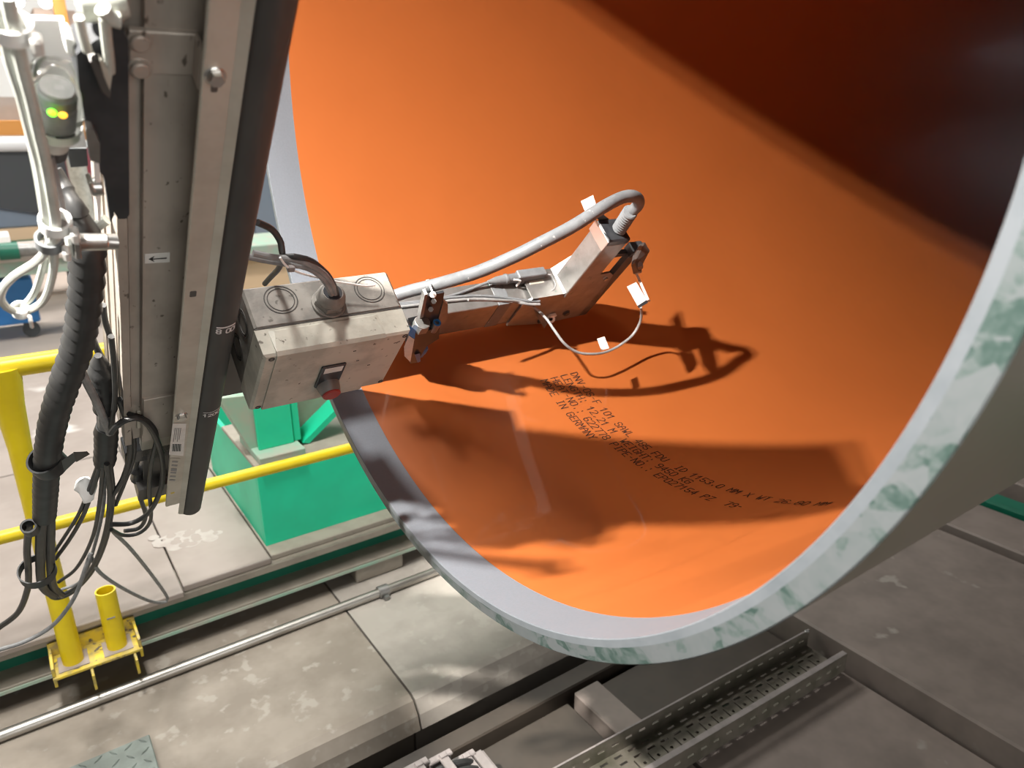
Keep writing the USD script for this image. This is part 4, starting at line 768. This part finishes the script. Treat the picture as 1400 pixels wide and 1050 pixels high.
for x, y in ((.05, 5.05), (-.55, 5.05), (.05, 5.4)):
    cw_ = obj('castor', [W_(x-.035, x+.03, y-.02, y+.02, -1.10, -1.05)], 'bgdark', bc, smooth=False); obj('wheel', cyl((x, y-.015, -1.108), (x, y+.015, -1.108), .045), 'bgdark', cw_)
mc = bg('blue_grey_machine', 'blue grey machine bed with green plinth stripe behind the pale cables', 'machine', (-.2, 6, -1.15))
obj('bed', W_(-1.5, .62, 6.0, 6.6, -.62, -.12, bev=.01), 'bgblue', mc, smooth=False)
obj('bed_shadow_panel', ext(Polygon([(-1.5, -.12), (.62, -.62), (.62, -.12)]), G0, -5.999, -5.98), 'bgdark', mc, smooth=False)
obj('bed_top_pipe', cyl((-1.5, 5.97, -.085), (.55, 5.97, -.085), .045), 'bgwhite', mc)
obj('wood_stripe', W_(-1.5, .66, 5.98, 6.5, -.70, -.62), 'wood', mc, smooth=False)
obj('green_stripe', W_(-1.5, .70, 5.97, 6.5, -.79, -.70), 'green_deep', mc, smooth=False)
for x in (-1.3, .5): obj('machine_leg', W_(x, x+.1, 6.2, 6.3, -1.155, -.79), 'bgdark', mc, smooth=False)
bxs = bg('parts_carton', 'white and orange parts carton lying on the work bench', 'carton', (-.2, 5, -.64))
obj('carton', W_(-.35, .045, 4.9, 5.15, -.638, -.545, bev=.004), 'white', bxs, smooth=False)
obj('carton_band', W_(-.20, -.05, 4.898, 5.152, -.640, -.543, bev=.003), 'orange_rack', bxs, smooth=False)
cn = bg('hose_coupling', 'steel hose coupling with dark green ring lying on the bench edge', 'coupling', (-.1, 4.75, -.6))
obj('coupling_body', cyl((-.6, 4.70, -.602), (-.02, 4.70, -.602), .037), 'galv', cn)
obj('green_ring', cyl((-.02, 4.70, -.602), (.07, 4.70, -.602), .045), 'green_deep', cn)
obj('coupling_end', cyl((.07, 4.70, -.602), (.16, 4.70, -.602), .035), 'galv', cn)
rk = bg('orange_rack', 'orange storage rack with pale cartons in the bright background', 'rack', (1, 7.5, -1.15))
for z in (-.62, .02, .64, 1.25): obj('rack_beam', W_(-.6, 3.6, 7.5, 7.58, z-.06, z+.06, bev=.004), 'orange_rack', rk, smooth=False)
for x in (-.5, .72, 2.1, 3.5): obj('rack_upright', W_(x, x+.09, 7.52, 7.6, -1.155, 1.7, bev=.004), 'orange_rack', rk, smooth=False)
for z in (-.62, .02, .64, 1.25): obj('rack_shelf', W_(-.6, 3.6, 7.6, 8.3, z-.02, z+.02), 'wood', rk, smooth=False)
CT = [('white', 'lowest', 'left', .20, -.60, .26, 'bgwhite'), ('brown', 'lowest', 'right', .56, -.60, .20, 'wood'), ('pale', 'middle', 'left', .18, .04, .22, 'hallfloor'), ('white', 'middle', 'right', .55, .04, .30, 'bgwhite'), ('brown', 'upper', 'left', .22, .66, .24, 'wood'), ('pale', 'upper', 'right', .58, .66, .28, 'hallfloor')]
for col_, sh_, sd_, x, z, h_, mm in CT:
    t_ = thing('rack_carton', f'{col_} carton at the {sd_} on the {sh_} visible shelf of the orange rack', 'carton', (x, 7.8, z))
    obj('carton', W_(x, x+.30, 7.62, 8.1, z+.001, z+h_, bev=.005), mm, t_, smooth=False)
dr = bg('red_drum', 'grey and dark red drum standing left of the column', 'drum', (.55, 5.6, -1.15))
dx = Y(121, 280, 5.6)
obj('drum_body', cyl((dx[0], 5.6, -1.155), (dx[0], 5.6, -.10), .085, 28), 'maroon', dr); obj('drum_sleeve', cyl((dx[0]-.03, 5.53, -.62), (dx[0]-.03, 5.53, -.06), .055, 24), 'boxgrey', dr); obj('drum_lid', cyl((dx[0], 5.6, -.10), (dx[0], 5.6, -.06), .095), 'bgwhite', dr)
for i, q in enumerate(((24, 2), (62, 3))):
    p = Y(*q, 7.4); l_ = bg('rack_lamp', ['left', 'right'][i]+' glowing lamp in front of the orange rack at the top', 'lamp', tuple(p)); obj('lamp_globe', trimesh.creation.icosphere(2, .045).apply_translation(p), 'lampglow', l_); obj('lamp_stem', cyl(p+np.array([0, .03, 0]), p+np.array([0, .11, 0]), .012), 'bgdark', l_)
# seen through the gap between the rail and the rim
gp_ = bg('floor_stand', 'pale low stand seen in the gap between the black rail and the pipe rim', 'stand', (1.5, 5, -1.15))
obj('stand_top', W_(1.1, 2.4, 4.9, 5.5, -.80, -.72, bev=.004), 'green_dusty', gp_, smooth=False)
obj('stand_body', W_(1.15, 2.35, 5.0, 5.45, -1.155, -.80), 'wood', gp_, smooth=False)
bd = bg('dark_cabinet', 'dark blue grey cabinet standing behind the pipe rim', 'cabinet', (1.6, 6.6, -1.15))
obj('cabinet_body', W_(1.0, 2.6, 6.5, 7.1, -1.155, .3, bev=.01), 'bgblue', bd, smooth=False)
for k in range(2): obj('cabinet_door', W_(1.03+.79*k, 1.79+.79*k, 6.485, 6.5, -1.05, .25, bev=.004), 'bgblue', bd, smooth=False)
